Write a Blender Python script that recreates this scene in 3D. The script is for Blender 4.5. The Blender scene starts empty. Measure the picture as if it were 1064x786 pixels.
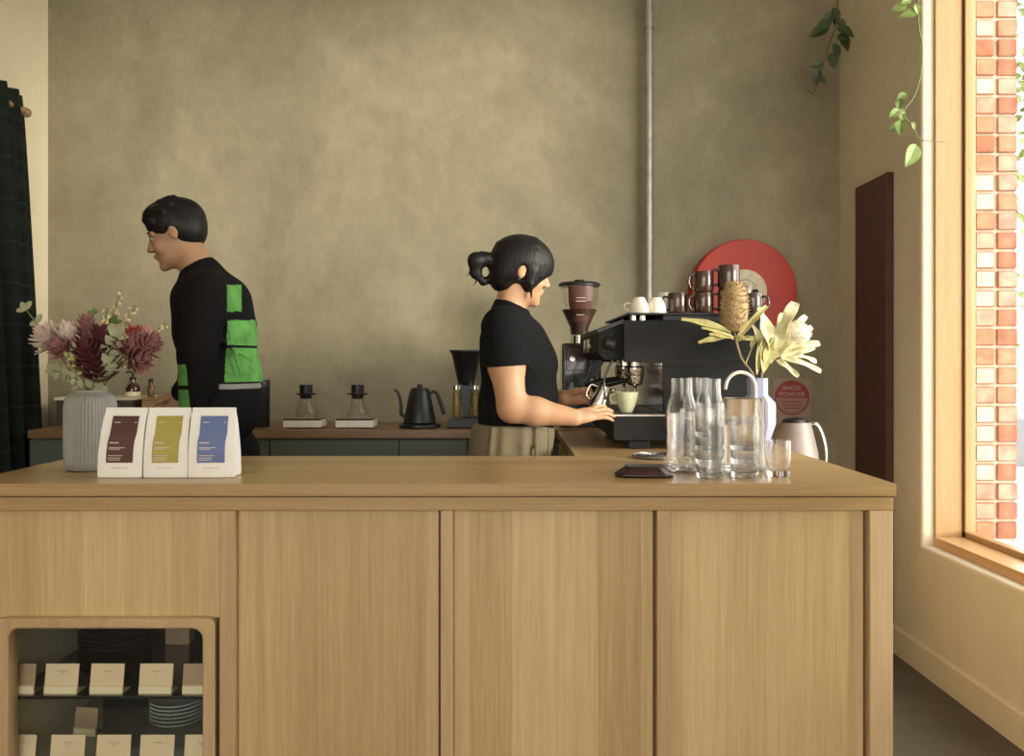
import bpy, bmesh, math, random
import numpy as np
from mathutils import Vector, Matrix, Quaternion
R = math.radians
C = bpy.context.scene.collection
SC = bpy.context.scene
CAMZ = 1.245
F_PX = 950.0
CX, CY = 528.0, 376.0

def P(px, py, d):
    """world point seen at a photo position at distance d into the room"""
    return Vector(((px - CX) * d / F_PX, d, CAMZ - (py - CY) * d / F_PX))

# ------------------------------------------------------------------ materials
MATS = {}
def nt(name):
    m = bpy.data.materials.new(name); m.use_nodes = True
    t = m.node_tree; t.nodes.clear()
    out = t.nodes.new('ShaderNodeOutputMaterial')
    return m, t, out
def N(t, typ, **kw):
    n = t.nodes.new(typ)
    for k, v in kw.items():
        if hasattr(n, k): setattr(n, k, v)
        else: n.inputs[k].default_value = v
    return n
def rgb(c): return (c[0], c[1], c[2], 1)
def plain(name, col, rough=.5, metal=0, spec=.5, vary=.12, scale=30, bump=0, sheen=0, sub=0, coat=0):
    """principled with a subtle noise on the colour"""
    if name in MATS: return MATS[name]
    m, t, out = nt(name)
    b = N(t, 'ShaderNodeBsdfPrincipled')
    b.inputs['Roughness'].default_value = rough
    b.inputs['Metallic'].default_value = metal
    b.inputs['Specular IOR Level'].default_value = spec
    b.inputs['Coat Weight'].default_value = coat
    b.inputs['Sheen Weight'].default_value = sheen
    if sub:
        b.inputs['Subsurface Weight'].default_value = sub
        b.inputs['Subsurface Radius'].default_value = (1, .35, .2)
        b.inputs['Subsurface Scale'].default_value = .012
    tc = N(t, 'ShaderNodeTexCoord')
    no = N(t, 'ShaderNodeTexNoise'); no.inputs['Scale'].default_value = scale; no.inputs['Detail'].default_value = 4
    t.links.new(tc.outputs['Object'], no.inputs['Vector'])
    r = N(t, 'ShaderNodeValToRGB')
    r.color_ramp.elements[0].position = .3; r.color_ramp.elements[1].position = .7
    r.color_ramp.elements[0].color = rgb([max(0, x * (1 - vary)) for x in col])
    r.color_ramp.elements[1].color = rgb([min(1, x * (1 + vary)) for x in col])
    t.links.new(no.outputs['Fac'], r.inputs['Fac']); t.links.new(r.outputs['Color'], b.inputs['Base Color'])
    if bump:
        bp = N(t, 'ShaderNodeBump'); bp.inputs['Strength'].default_value = bump; bp.inputs['Distance'].default_value = .002
        t.links.new(no.outputs['Fac'], bp.inputs['Height']); t.links.new(bp.outputs['Normal'], b.inputs['Normal'])
    t.links.new(b.outputs[0], out.inputs[0])
    MATS[name] = m
    return m

def wood(name, c1, c2, axis='Z', board=.105, board_axis='X', rough=.42, contrast=.35, fine=1.0):
    """veneer: long grain along axis, boards changing tone across board_axis"""
    if name in MATS: return MATS[name]
    m, t, out = nt(name)
    b = N(t, 'ShaderNodeBsdfPrincipled'); b.inputs['Roughness'].default_value = rough
    tc = N(t, 'ShaderNodeTexCoord')
    mp = N(t, 'ShaderNodeMapping')
    sc = {'X': (1.2, 45, 45), 'Y': (45, 1.2, 45), 'Z': (45, 45, 1.2)}[axis]
    mp.inputs['Scale'].default_value = [s * fine for s in sc]
    t.links.new(tc.outputs['Object'], mp.inputs['Vector'])
    n1 = N(t, 'ShaderNodeTexNoise'); n1.inputs['Scale'].default_value = 1.0; n1.inputs['Detail'].default_value = 5; n1.inputs['Roughness'].default_value = .6
    n1.inputs['Distortion'].default_value = .6
    t.links.new(mp.outputs[0], n1.inputs['Vector'])
    mp2 = N(t, 'ShaderNodeMapping'); mp2.inputs['Scale'].default_value = [s * 4.5 * fine for s in sc]
    t.links.new(tc.outputs['Object'], mp2.inputs['Vector'])
    n2 = N(t, 'ShaderNodeTexNoise'); n2.inputs['Scale'].default_value = 1.0; n2.inputs['Detail'].default_value = 3
    t.links.new(mp2.outputs[0], n2.inputs['Vector'])
    # board tone
    sp = N(t, 'ShaderNodeSeparateXYZ'); t.links.new(tc.outputs['Object'], sp.inputs[0])
    dv = N(t, 'ShaderNodeMath', operation='DIVIDE'); t.links.new(sp.outputs[board_axis], dv.inputs[0]); dv.inputs[1].default_value = board
    fl = N(t, 'ShaderNodeMath', operation='FLOOR'); t.links.new(dv.outputs[0], fl.inputs[0])
    wn = N(t, 'ShaderNodeTexWhiteNoise', noise_dimensions='1D'); t.links.new(fl.outputs[0], wn.inputs['W'])
    a = N(t, 'ShaderNodeMath', operation='MULTIPLY'); t.links.new(wn.outputs['Value'], a.inputs[0]); a.inputs[1].default_value = .22
    b1 = N(t, 'ShaderNodeMath', operation='MULTIPLY_ADD'); t.links.new(n1.outputs['Fac'], b1.inputs[0]); b1.inputs[1].default_value = .38; t.links.new(a.outputs[0], b1.inputs[2])
    b2 = N(t, 'ShaderNodeMath', operation='MULTIPLY_ADD'); t.links.new(n2.outputs['Fac'], b2.inputs[0]); b2.inputs[1].default_value = .30; t.links.new(b1.outputs[0], b2.inputs[2])
    r = N(t, 'ShaderNodeValToRGB'); r.color_ramp.elements[0].position = .27; r.color_ramp.elements[1].position = .64
    r.color_ramp.elements[0].color = rgb(c1); r.color_ramp.elements[1].color = rgb(c2)
    t.links.new(b2.outputs[0], r.inputs['Fac']); t.links.new(r.outputs['Color'], b.inputs['Base Color'])
    bp = N(t, 'ShaderNodeBump'); bp.inputs['Strength'].default_value = .15; bp.inputs['Distance'].default_value = .001
    t.links.new(n2.outputs['Fac'], bp.inputs['Height']); t.links.new(bp.outputs['Normal'], b.inputs['Normal'])
    t.links.new(b.outputs[0], out.inputs[0]); MATS[name] = m
    return m

def concrete(name, cols, scale=1.4, rough=.75, bump=.35, stretch=(1, 1, 1)):
    if name in MATS: return MATS[name]
    m, t, out = nt(name)
    b = N(t, 'ShaderNodeBsdfPrincipled'); b.inputs['Roughness'].default_value = rough
    b.inputs['Specular IOR Level'].default_value = .3
    tc = N(t, 'ShaderNodeTexCoord')
    mp = N(t, 'ShaderNodeMapping'); mp.inputs['Scale'].default_value = stretch
    t.links.new(tc.outputs['Object'], mp.inputs['Vector'])
    n1 = N(t, 'ShaderNodeTexNoise'); n1.inputs['Scale'].default_value = scale; n1.inputs['Detail'].default_value = 8; n1.inputs['Roughness'].default_value = .62; n1.inputs['Distortion'].default_value = .7
    n2 = N(t, 'ShaderNodeTexNoise'); n2.inputs['Scale'].default_value = scale * 9; n2.inputs['Detail'].default_value = 6; n2.inputs['Roughness'].default_value = .7
    n3 = N(t, 'ShaderNodeTexNoise'); n3.inputs['Scale'].default_value = scale * 60; n3.inputs['Detail'].default_value = 3
    for n in (n1, n2, n3): t.links.new(mp.outputs[0], n.inputs['Vector'])
    mx = N(t, 'ShaderNodeMath', operation='MULTIPLY_ADD'); t.links.new(n2.outputs['Fac'], mx.inputs[0]); mx.inputs[1].default_value = .46; t.links.new(n1.outputs['Fac'], mx.inputs[2])
    mx2 = N(t, 'ShaderNodeMath', operation='MULTIPLY_ADD'); t.links.new(n3.outputs['Fac'], mx2.inputs[0]); mx2.inputs[1].default_value = .1; t.links.new(mx.outputs[0], mx2.inputs[2])
    r = N(t, 'ShaderNodeValToRGB')
    e = r.color_ramp.elements
    e[0].position = .54; e[0].color = rgb(cols[0]); e[1].position = 1.0; e[1].color = rgb(cols[2])
    q = e.new(.77); q.color = rgb(cols[1])
    t.links.new(mx2.outputs[0], r.inputs['Fac'])
    # fine pits and hairline marks
    vo = N(t, 'ShaderNodeTexVoronoi'); vo.inputs['Scale'].default_value = scale * 7
    t.links.new(mp.outputs[0], vo.inputs['Vector'])
    rr = N(t, 'ShaderNodeValToRGB'); rr.color_ramp.elements[0].position = .015; rr.color_ramp.elements[0].color = (.55, .55, .55, 1); rr.color_ramp.elements[1].position = .045; rr.color_ramp.elements[1].color = (1, 1, 1, 1)
    t.links.new(vo.outputs['Distance'], rr.inputs['Fac'])
    mu = N(t, 'ShaderNodeMix', data_type='RGBA', blend_type='MULTIPLY'); mu.inputs[0].default_value = .8
    t.links.new(r.outputs['Color'], mu.inputs[6]); t.links.new(rr.outputs['Color'], mu.inputs[7])
    t.links.new(mu.outputs[2], b.inputs['Base Color'])
    bp = N(t, 'ShaderNodeBump'); bp.inputs['Strength'].default_value = bump; bp.inputs['Distance'].default_value = .004
    t.links.new(mx.outputs[0], bp.inputs['Height']); t.links.new(bp.outputs['Normal'], b.inputs['Normal'])
    t.links.new(b.outputs[0], out.inputs[0]); MATS[name] = m
    return m

def glassy(name, tint=(1, 1, 1), clear=.10, ior=1.45, rough=0.0):
    if name in MATS: return MATS[name]
    m, t, out = nt(name)
    g = N(t, 'ShaderNodeBsdfGlass'); g.inputs['Color'].default_value = rgb(tint); g.inputs['IOR'].default_value = ior; g.inputs['Roughness'].default_value = rough
    tr = N(t, 'ShaderNodeBsdfTransparent'); tr.inputs['Color'].default_value = rgb(tint)
    mx = N(t, 'ShaderNodeMixShader'); mx.inputs[0].default_value = clear
    t.links.new(g.outputs[0], mx.inputs[1]); t.links.new(tr.outputs[0], mx.inputs[2]); t.links.new(mx.outputs[0], out.inputs[0])
    MATS[name] = m; return m
def pane_glass(name='pane_glass', tint=(.97, .985, .97)):
    if name in MATS: return MATS[name]
    m, t, out = nt(name)
    g = N(t, 'ShaderNodeBsdfGlossy'); g.inputs['Roughness'].default_value = .01
    tr = N(t, 'ShaderNodeBsdfTransparent'); tr.inputs['Color'].default_value = rgb(tint)
    lw = N(t, 'ShaderNodeLayerWeight'); lw.inputs['Blend'].default_value = .5
    pw = N(t, 'ShaderNodeMath', operation='POWER'); t.links.new(lw.outputs['Facing'], pw.inputs[0]); pw.inputs[1].default_value = 5
    ma = N(t, 'ShaderNodeMath', operation='MULTIPLY_ADD'); t.links.new(pw.outputs[0], ma.inputs[0]); ma.inputs[1].default_value = .9; ma.inputs[2].default_value = .04
    mx = N(t, 'ShaderNodeMixShader')
    t.links.new(ma.outputs[0], mx.inputs[0]); t.links.new(tr.outputs[0], mx.inputs[1]); t.links.new(g.outputs[0], mx.inputs[2]); t.links.new(mx.outputs[0], out.inputs[0])
    MATS[name] = m; return m

def tartan(name, base, line1, line2, s=.06):
    m, t, out = nt(name)
    b = N(t, 'ShaderNodeBsdfPrincipled'); b.inputs['Roughness'].default_value = .9
    b.inputs['Specular IOR Level'].default_value = .15
    uv = N(t, 'ShaderNodeUVMap'); sp = N(t, 'ShaderNodeSeparateXYZ'); t.links.new(uv.outputs[0], sp.inputs[0])
    def stripes(o, scale, width, ph):
        a = N(t, 'ShaderNodeMath', operation='MULTIPLY_ADD'); t.links.new(o, a.inputs[0]); a.inputs[1].default_value = 1 / scale; a.inputs[2].default_value = ph
        f = N(t, 'ShaderNodeMath', operation='FRACT'); t.links.new(a.outputs[0], f.inputs[0])
        l = N(t, 'ShaderNodeMath', operation='LESS_THAN'); t.links.new(f.outputs[0], l.inputs[0]); l.inputs[1].default_value = width
        return l.outputs[0]
    cur = None
    last = rgb(base)
    for o, sc_, w, ph, c, fac in ((sp.outputs[0], s * 3, .4, 0, line1, .5), (sp.outputs[1], s * 3, .4, 0, line1, .5), (sp.outputs[0], s * 3, .06, .3, line2, .6), (sp.outputs[1], s * 3, .06, .3, line2, .6)):
        mx = N(t, 'ShaderNodeMix', data_type='RGBA')
        k = N(t, 'ShaderNodeMath', operation='MULTIPLY'); t.links.new(stripes(o, sc_, w, ph), k.inputs[0]); k.inputs[1].default_value = fac
        t.links.new(k.outputs[0], mx.inputs[0])
        if cur is None: mx.inputs[6].default_value = last
        else: t.links.new(cur, mx.inputs[6])
        mx.inputs[7].default_value = rgb(c); cur = mx.outputs[2]
    t.links.new(cur, b.inputs['Base Color']); t.links.new(b.outputs[0], out.inputs[0])
    return m

def hair_mat(name, col):
    m, t, out = nt(name)
    b = N(t, 'ShaderNodeBsdfPrincipled'); b.inputs['Roughness'].default_value = .45; b.inputs['Specular IOR Level'].default_value = .3
    b.inputs['Base Color'].default_value = rgb(col)
    tc = N(t, 'ShaderNodeTexCoord'); mp = N(t, 'ShaderNodeMapping'); mp.inputs['Scale'].default_value = (60, 60, 9)
    mp.inputs['Rotation'].default_value = (0, .5, 0)
    t.links.new(tc.outputs['Object'], mp.inputs[0])
    n = N(t, 'ShaderNodeTexNoise'); n.inputs['Scale'].default_value = 3; n.inputs['Detail'].default_value = 4; t.links.new(mp.outputs[0], n.inputs['Vector'])
    bp = N(t, 'ShaderNodeBump'); bp.inputs['Strength'].default_value = .6; bp.inputs['Distance'].default_value = .004
    t.links.new(n.outputs['Fac'], bp.inputs['Height']); t.links.new(bp.outputs[0], b.inputs['Normal']); t.links.new(b.outputs[0], out.inputs[0])
    return m

M = dict(
    oak=wood('oak_veneer', (.43, .29, .122), (.67, .505, .265), 'Z', .105, 'X', contrast=.3),
    oak_post=wood('oak_post', (.42, .275, .14), (.60, .43, .24), 'Z', .5, 'X', contrast=.3),
    oak_top=wood('oak_top', (.37, .235, .10), (.56, .38, .185), 'X', .11, 'Y', rough=.3, contrast=.3),
    oak_wing=wood('oak_wing', (.43, .27, .11), (.57, .38, .18), 'Y', .11, 'X', rough=.3, contrast=.3),
    bench_wood=wood('bench_wood', (.22, .12, .055), (.34, .20, .10), 'X', .2, 'Y', rough=.35),
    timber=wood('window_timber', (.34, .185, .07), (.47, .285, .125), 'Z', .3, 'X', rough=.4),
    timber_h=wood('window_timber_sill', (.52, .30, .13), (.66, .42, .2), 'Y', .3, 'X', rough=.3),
    concrete=concrete('wall_concrete', ((.225, .197, .130), (.300, .263, .178), (.385, .340, .238)), 1.3, stretch=(1, 1, .8)),
    floor=concrete('floor_concrete', ((.075, .065, .05), (.10, .088, .067), (.13, .115, .09)), 1.2, rough=.55, bump=.1),
    cream=plain('cream_plaster', (.68, .605, .44), .8, vary=.03, scale=6, bump=.05),
    cream_trim=plain('cream_trim', (.70, .62, .455), .5, vary=.02, scale=6),
    ceiling=plain('ceiling_paint', (.62, .58, .48), .9, vary=.03, scale=3),
    maroon=plain('maroon_board', (.075, .026, .016), .45, vary=.08, scale=8),
    sage=plain('sage_door', (.10, .115, .088), .5, vary=.05, scale=10),
    black=plain('black_plastic', (.012, .012, .013), .4, vary=.1),
    black_matt=plain('black_matt', (.012, .012, .012), .7, vary=.1, spec=.15),
    black_gloss=plain('black_gloss', (.008, .008, .009), .12, vary=.1, coat=.5),
    machine=plain('machine_charcoal', (.014, .014, .015), .55, vary=.06, scale=40, spec=.2),
    chrome=plain('chrome', (.75, .73, .70), .12, metal=1, vary=.03),
    steel=plain('brushed_steel', (.62, .59, .55), .28, metal=1, vary=.06, scale=60),
    galv=plain('galvanised_steel', (.42, .40, .36), .45, metal=.7, vary=.15, scale=25),
    white_cer=plain('white_ceramic', (.82, .78, .68), .25, vary=.03),
    green_cer=plain('pale_green_ceramic', (.55, .56, .38), .25, vary=.06),
    grey_cer=plain('grey_ribbed_ceramic', (.27, .265, .24), .5, vary=.05),
    lav_cer=plain('lavender_white_ceramic', (.30, .31, .44), .35, vary=.03),
    brown_mug=plain('brown_glazed', (.055, .028, .02), .15, vary=.2, coat=.5),
    red=plain('red_enamel', (.46, .032, .014), .5, vary=.08, scale=6),
    hub=plain('cream_hub', (.62, .56, .38), .45, vary=.14, scale=40),
    paper=plain('white_paper', (.88, .865, .83), .6, vary=.02, scale=12, bump=.3),
    label_brown=plain('brown_label', (.085, .028, .020), .55, vary=.05),
    label_olive=plain('olive_label', (.40, .33, .065), .55, vary=.05),
    label_blue=plain('blue_label', (.12, .165, .36), .55, vary=.05),
    print_white=plain('pale_print', (.65, .58, .52), .6, vary=.02),
    print_grey=plain('grey_print', (.35, .32, .28), .6, vary=.02),
    card=plain('cream_card', (.80, .64, .43), .7, vary=.03),
    card_foot=plain('pale_card', (.85, .76, .52), .7, vary=.03),
    kraft=plain('kraft_card', (.42, .29, .18), .7, vary=.05),  # brown card and box; also cream cards with dimness put into the colour
    plate=plain('stoneware', (.55, .58, .54), .35, vary=.05),
    plate_dark=plain('dark_stoneware', (.03, .028, .026), .3, vary=.08),
    interior=plain('display_interior', (.62, .58, .44), .6, vary=.04),  # lining on the lit side, its light put into the colour
    interior_dark=plain('display_dark', (.022, .020, .017), .5, vary=.1),  # rest of the same lining, shade put into the colour
    leather=plain('dark_leather', (.035, .014, .012), .3, vary=.25, scale=50, bump=.4),
    leather_top=plain('slate_leather', (.10, .095, .10), .35, vary=.1, scale=50, bump=.2),
    skin=plain('skin', (.56, .32, .185), .5, vary=.05, scale=20, sub=.25),
    skin_man=plain('skin_man', (.46, .26, .15), .5, vary=.05, scale=20, sub=.2),
    lips=plain('lips', (.42, .12, .09), .4, vary=.05),
    eye=plain('eye_white', (.7, .66, .6), .25, vary=.02),
    iris=plain('dark_iris', (.012, .008, .006), .15, vary=.02),
    tee=plain('black_tee', (.008, .008, .009), .95, vary=.15, scale=200, bump=.2, spec=.15),
    khaki=plain('khaki_twill', (.20, .165, .10), .85, vary=.08, scale=120, bump=.2),
    trousers=plain('dark_trousers', (.010, .010, .012), .95, spec=.15, vary=.1, scale=120),
    knit=plain('black_knit', (.010, .009, .010), .95, spec=.15, vary=.2, scale=150, bump=.3),
    knit_green=plain('green_knit', (.12, .36, .085), .9, vary=.3, scale=18, bump=.3),
    hem=plain('grey_hem', (.30, .29, .28), .8, vary=.05),
    shoe=plain('shoe', (.03, .03, .03), .5),
    stem=plain('stem', (.22, .15, .07), .6, vary=.2),
    stem_green=plain('green_stem', (.14, .17, .05), .6, vary=.2),
    leaf_green=plain('green_leaf', (.12, .18, .05), .45, vary=.3, scale=25),
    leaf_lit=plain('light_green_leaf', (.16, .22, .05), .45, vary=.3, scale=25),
    leaf_pale=plain('pale_eucalyptus', (.33, .34, .21), .6, vary=.2, scale=25),
    leaf_dry=plain('dry_cream_leaf', (.70, .66, .40), .6, vary=.16, scale=30),
    leaf_olive=plain('dry_olive_leaf', (.42, .38, .15), .6, vary=.2, scale=30),
    leaf_dark=plain('shaded_ivy_leaf', (.05, .08, .03), .5, vary=.3, scale=25),  # corner shade put into the leaf colour
    banksia=plain('banksia_cone', (.36, .25, .12), .8, vary=.35, scale=160, bump=.8),
    bl_pink=plain('pink_bract', (.52, .30, .26), .6, vary=.25, scale=40),
    bl_pale=plain('pale_bract', (.58, .45, .38), .6, vary=.2, scale=40),
    bl_burg=plain('burgundy_bract', (.085, .018, .022), .5, vary=.4, scale=40),
    bl_mauve=plain('mauve_bract', (.27, .12, .11), .6, vary=.3, scale=40),
    bl_red=plain('red_bract', (.34, .055, .04), .5, vary=.3, scale=40),
    bl_cream=plain('cream_bud', (.62, .52, .27), .7, vary=.2, scale=40),
    brick_a=plain('red_brick', (.30, .10, .055), .85, vary=.3, scale=25, bump=.5),
    brick_b=plain('orange_brick', (.36, .16, .09), .85, vary=.25, scale=25, bump=.5),
    brick_c=plain('lime_washed_brick', (.45, .36, .28), .85, vary=.2, scale=18, bump=.5),
    brick_d=plain('worn_brick', (.38, .22, .16), .85, vary=.35, scale=22, bump=.5),
    mortar=plain('mortar', (.40, .33, .26), .9, vary=.15, scale=20),
    sill_ext=plain('pale_stone_sill', (.72, .70, .66), .8, vary=.05),
    paving=plain('pale_paving', (.62, .60, .56), .85, vary=.08, scale=3),
    pink_wall=plain('pink_render', (.55, .34, .32), .9, vary=.04, scale=2),
    slate=plain('grey_plinth', (.16, .16, .17), .8, vary=.08, scale=3),
    coffee=plain('roasted_beans', (.045, .018, .010), .45, vary=.5, scale=180, bump=1),
    coffee_liq=plain('coffee', (.03, .012, .006), .1),
    amber=plain('amber_glass', (.06, .022, .010), .12, vary=.05, coat=.5),
    tap_white=plain('white_tap_enamel', (.72, .66, .62), .25, vary=.02),
    cork=plain('wooden_rod', (.30, .19, .09), .5, vary=.1),
    lamp=plain('dull_grey', (.25, .25, .25), .5),
)
GL = glassy('clear_glass')
GL_TH = glassy('thin_glass', clear=.75)
WATER = glassy('water', clear=.08, ior=1.33)
PANE = pane_glass()
SMOKE = pane_glass('display_glass', (.98, .99, .98))
HAIR_W = hair_mat('black_hair', (.010, .008, .008))
CURT = tartan('dark_tartan', (.010, .013, .011), (.020, .026, .021), (.028, .034, .029))

# ------------------------------------------------------------------ mesh helpers
def obj(name, bm, mat, parent=None, loc=(0, 0, 0), rot=(0, 0, 0), smooth=None, recalc=True):
    if recalc: bmesh.ops.recalc_face_normals(bm, faces=bm.faces)
    me = bpy.data.meshes.new(name); bm.to_mesh(me); bm.free()
    for mm in (mat if isinstance(mat, (list, tuple)) else [mat]): me.materials.append(mm)
    if smooth is True:
        for p in me.polygons: p.use_smooth = True
    elif smooth:
        for p in me.polygons: p.use_smooth = True
        try: me.set_sharp_from_angle(angle=R(smooth))
        except Exception: pass
    o = bpy.data.objects.new(name, me); C.objects.link(o)
    if parent is not None: o.parent = parent
    o.location = loc; o.rotation_euler = rot
    return o
def thing(name, label, cat, loc=(0, 0, 0), rz=0, group=None):
    o = bpy.data.objects.new(name, None); C.objects.link(o); o.empty_display_size = .05
    o.location = loc; o.rotation_euler = (0, 0, rz); tag(o, label, cat, group)
    return o
def tag(o, label, cat, group=None):
    o['label'] = label; o['category'] = cat
    if group: o['group'] = group
    return o
def struct(o):
    o['kind'] = 'structure'; return o
def dup(o, loc, rz=None, label=None):
    def cp(s, par):
        c = s.copy(); C.objects.link(c); c.parent = par
        for ch in list(s.children): cp(ch, c)
        return c
    c = cp(o, None); c.location = loc
    if rz is not None: c.rotation_euler = (0, 0, rz)
    if label: c['label'] = label
    return c

def box(bm, lo, hi, bev=0, seg=2, mi=0):
    lo = Vector(lo); hi = Vector(hi)
    r = bmesh.ops.create_cube(bm, size=1)
    vs = r['verts']
    for v in vs: v.co = Vector([lo[i] + (v.co[i] + .5) * (hi[i] - lo[i]) for i in range(3)])
    fs = set(f for v in vs for f in v.link_faces)
    for f in fs: f.material_index = mi
    if bev:
        es = list(set(e for v in vs for e in v.link_edges))
        bmesh.ops.bevel(bm, geom=es, offset=bev, segments=seg, affect='EDGES', profile=.5, clamp_overlap=True)
    return vs
def Box(lo, hi, bev=0, seg=2):
    bm = bmesh.new(); box(bm, lo, hi, bev, seg); return bm
def lathe(bm, prof, seg=32, center=(0, 0, 0), axis=None, mi=0, flute=0, nfl=0, close=False):
    """revolve [(r,z)...]; axis: quaternion applied; close: join last ring to first"""
    c = Vector(center); rings = []
    for r, z in prof:
        ring = []
        if r < 1e-6:
            p = Vector((0, 0, z));
            if axis: p = axis @ p
            ring = [bm.verts.new(p + c)]
        else:
            for i in range(seg):
                a = 2 * math.pi * i / seg
                rr = r * (1 + flute * math.cos(a * nfl)) if flute else r
                p = Vector((rr * math.cos(a), rr * math.sin(a), z))
                if axis: p = axis @ p
                ring.append(bm.verts.new(p + c))
        rings.append(ring)
    pairs = list(zip(rings, rings[1:]))
    if close: pairs.append((rings[-1], rings[0]))
    for A, B in pairs:
        for i in range(seg):
            j = (i + 1) % seg
            if len(A) == 1 and len(B) == 1: continue
            if len(A) == 1: f = bm.faces.new((A[0], B[j], B[i]))
            elif len(B) == 1: f = bm.faces.new((A[i], A[j], B[0]))
            else: f = bm.faces.new((A[i], A[j], B[j], B[i]))
            f.material_index = mi
    if not close:
        if len(rings[0]) > 1: bm.faces.new(list(reversed(rings[0]))).material_index = mi
        if len(rings[-1]) > 1: bm.faces.new(rings[-1]).material_index = mi
def Lathe(prof, seg=32, **k):
    bm = bmesh.new(); lathe(bm, prof, seg, **k); return bm
def cr(pts, n=6):
    """catmull-rom resample"""
    pts = [Vector(p) for p in pts]
    if len(pts) < 3: return pts
    q = [pts[0] * 2 - pts[1]] + pts + [pts[-1] * 2 - pts[-2]]
    out = []
    for i in range(1, len(q) - 2):
        for k in range(n):
            t = k / n
            a, b, c, d = q[i - 1], q[i], q[i + 1], q[i + 2]
            out.append(.5 * ((2 * b) + (c - a) * t + (2 * a - 5 * b + 4 * c - d) * t * t + (3 * b - a - 3 * c + d) * t ** 3))
    out.append(pts[-1]); return out
def tube(bm, pts, rad, seg=10, mi=0, flat=1):
    pts = [Vector(p) for p in pts]
    rs = rad if isinstance(rad, (list, tuple)) else [rad] * len(pts)
    if len(rs) != len(pts):
        rs = [rs[0] + (rs[-1] - rs[0]) * i / (len(pts) - 1) for i in range(len(pts))]
    prev = None; rings = []
    for i, p in enumerate(pts):
        d = (pts[min(i + 1, len(pts) - 1)] - pts[max(i - 1, 0)]).normalized()
        if prev is None:
            u = d.orthogonal().normalized()
        else:
            u = (prev - d * prev.dot(d)).normalized()
        prev = u; w = d.cross(u)
        rings.append([bm.verts.new(p + (u * math.cos(2 * math.pi * k / seg) + w * math.sin(2 * math.pi * k / seg) * flat) * rs[i]) for k in range(seg)])
    for A, B in zip(rings, rings[1:]):
        for i in range(seg):
            j = (i + 1) % seg
            bm.faces.new((A[i], A[j], B[j], B[i])).material_index = mi
    bm.faces.new(list(reversed(rings[0]))).material_index = mi; bm.faces.new(rings[-1]).material_index = mi
def Tube(pts, rad, seg=10, **k):
    bm = bmesh.new(); tube(bm, pts, rad, seg, **k); return bm
def prism(bm, poly, lo, hi, axis='Y', mi=0):
    """extrude 2D polygon along axis; poly coords are the two other axes in order"""
    def mk(a, b, h):
        return Vector({'Y': (a, h, b), 'X': (h, a, b), 'Z': (a, b, h)}[axis])
    A = [bm.verts.new(mk(a, b, lo)) for a, b in poly]; B = [bm.verts.new(mk(a, b, hi)) for a, b in poly]
    n = len(poly)
    fs = [bm.faces.new(A), bm.faces.new(list(reversed(B)))]
    for i in range(n):
        j = (i + 1) % n; fs.append(bm.faces.new((A[i], B[i], B[j], A[j])))
    for f in fs: f.material_index = mi
def Prism(poly, lo, hi, axis='Y', bev=0):
    bm = bmesh.new(); prism(bm, poly, lo, hi, axis)
    if bev: bmesh.ops.bevel(bm, geom=bm.edges[:], offset=bev, segments=2, affect='EDGES', profile=.5, clamp_overlap=True)
    return bm
def leaf(bm, base, direction, length, width, up=(0, 0, 1), curl=.3, n=6, fold=.15, mi=0, th=.0009, shape='leaf', wavy=0):
    base = Vector(base); d = Vector(direction).normalized(); up = Vector(up)
    s = d.cross(up)
    if s.length < 1e-3: s = d.cross(Vector((1, .2, 0)))
    s.normalize(); u = s.cross(d).normalized()
    T = []; B = []
    for i in range(n + 1):
        t = i / n
        if shape == 'leaf': w = math.sin(math.pi * (t ** .8)) ** .8 if 0 < t < 1 else .03
        elif shape == 'round': w = max(.06, math.sqrt(max(0, 1 - (2 * t - 1) ** 2)))
        elif shape == 'spear': w = max(.04, (1 - t) ** .7 * min(1, t * 4 + .35))
        else: w = max(.25, math.sin(math.pi * (.25 + t * .55)))  # strap
        w *= width / 2
        a = curl * t
        c = base + d * (length * (math.sin(a) / a if abs(a) > 1e-4 else 1) * t) - u * (length * t * (1 - math.cos(a)) / (a if abs(a) > 1e-4 else 1))
        wv = wavy * math.sin(t * 9) * width
        row = [c - s * w + u * (fold * w + wv), c, c + s * w + u * (fold * w - wv)]
        T.append([bm.verts.new(p + u * th) for p in row]); B.append([bm.verts.new(p - u * th) for p in row])
    def q(a, b, c_, d_): bm.faces.new((a, b, c_, d_)).material_index = mi
    for i in range(n):
        for k in range(2):
            q(T[i][k], T[i][k + 1], T[i + 1][k + 1], T[i + 1][k]); q(B[i][k + 1], B[i][k], B[i + 1][k], B[i + 1][k + 1])
        q(T[i][0], T[i + 1][0], B[i + 1][0], B[i][0]); q(T[i + 1][2], T[i][2], B[i][2], B[i + 1][2])
    for row_t, row_b in ((T[0], B[0]), (T[-1], B[-1])):
        for k in range(2): q(row_t[k], row_b[k], row_b[k + 1], row_t[k + 1])
def ball(bm, c, r, seg=10, mi=0, sc=(1, 1, 1)):
    r_ = bmesh.ops.create_uvsphere(bm, u_segments=seg, v_segments=max(6, seg // 2 + 2), radius=r)
    for v in r_['verts']:
        v.co = Vector((v.co.x * sc[0], v.co.y * sc[1], v.co.z * sc[2])) + Vector(c)
        for f in v.link_faces: f.material_index = mi
def rel(pts, o): return [Vector(p) - Vector(o) for p in pts]

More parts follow.
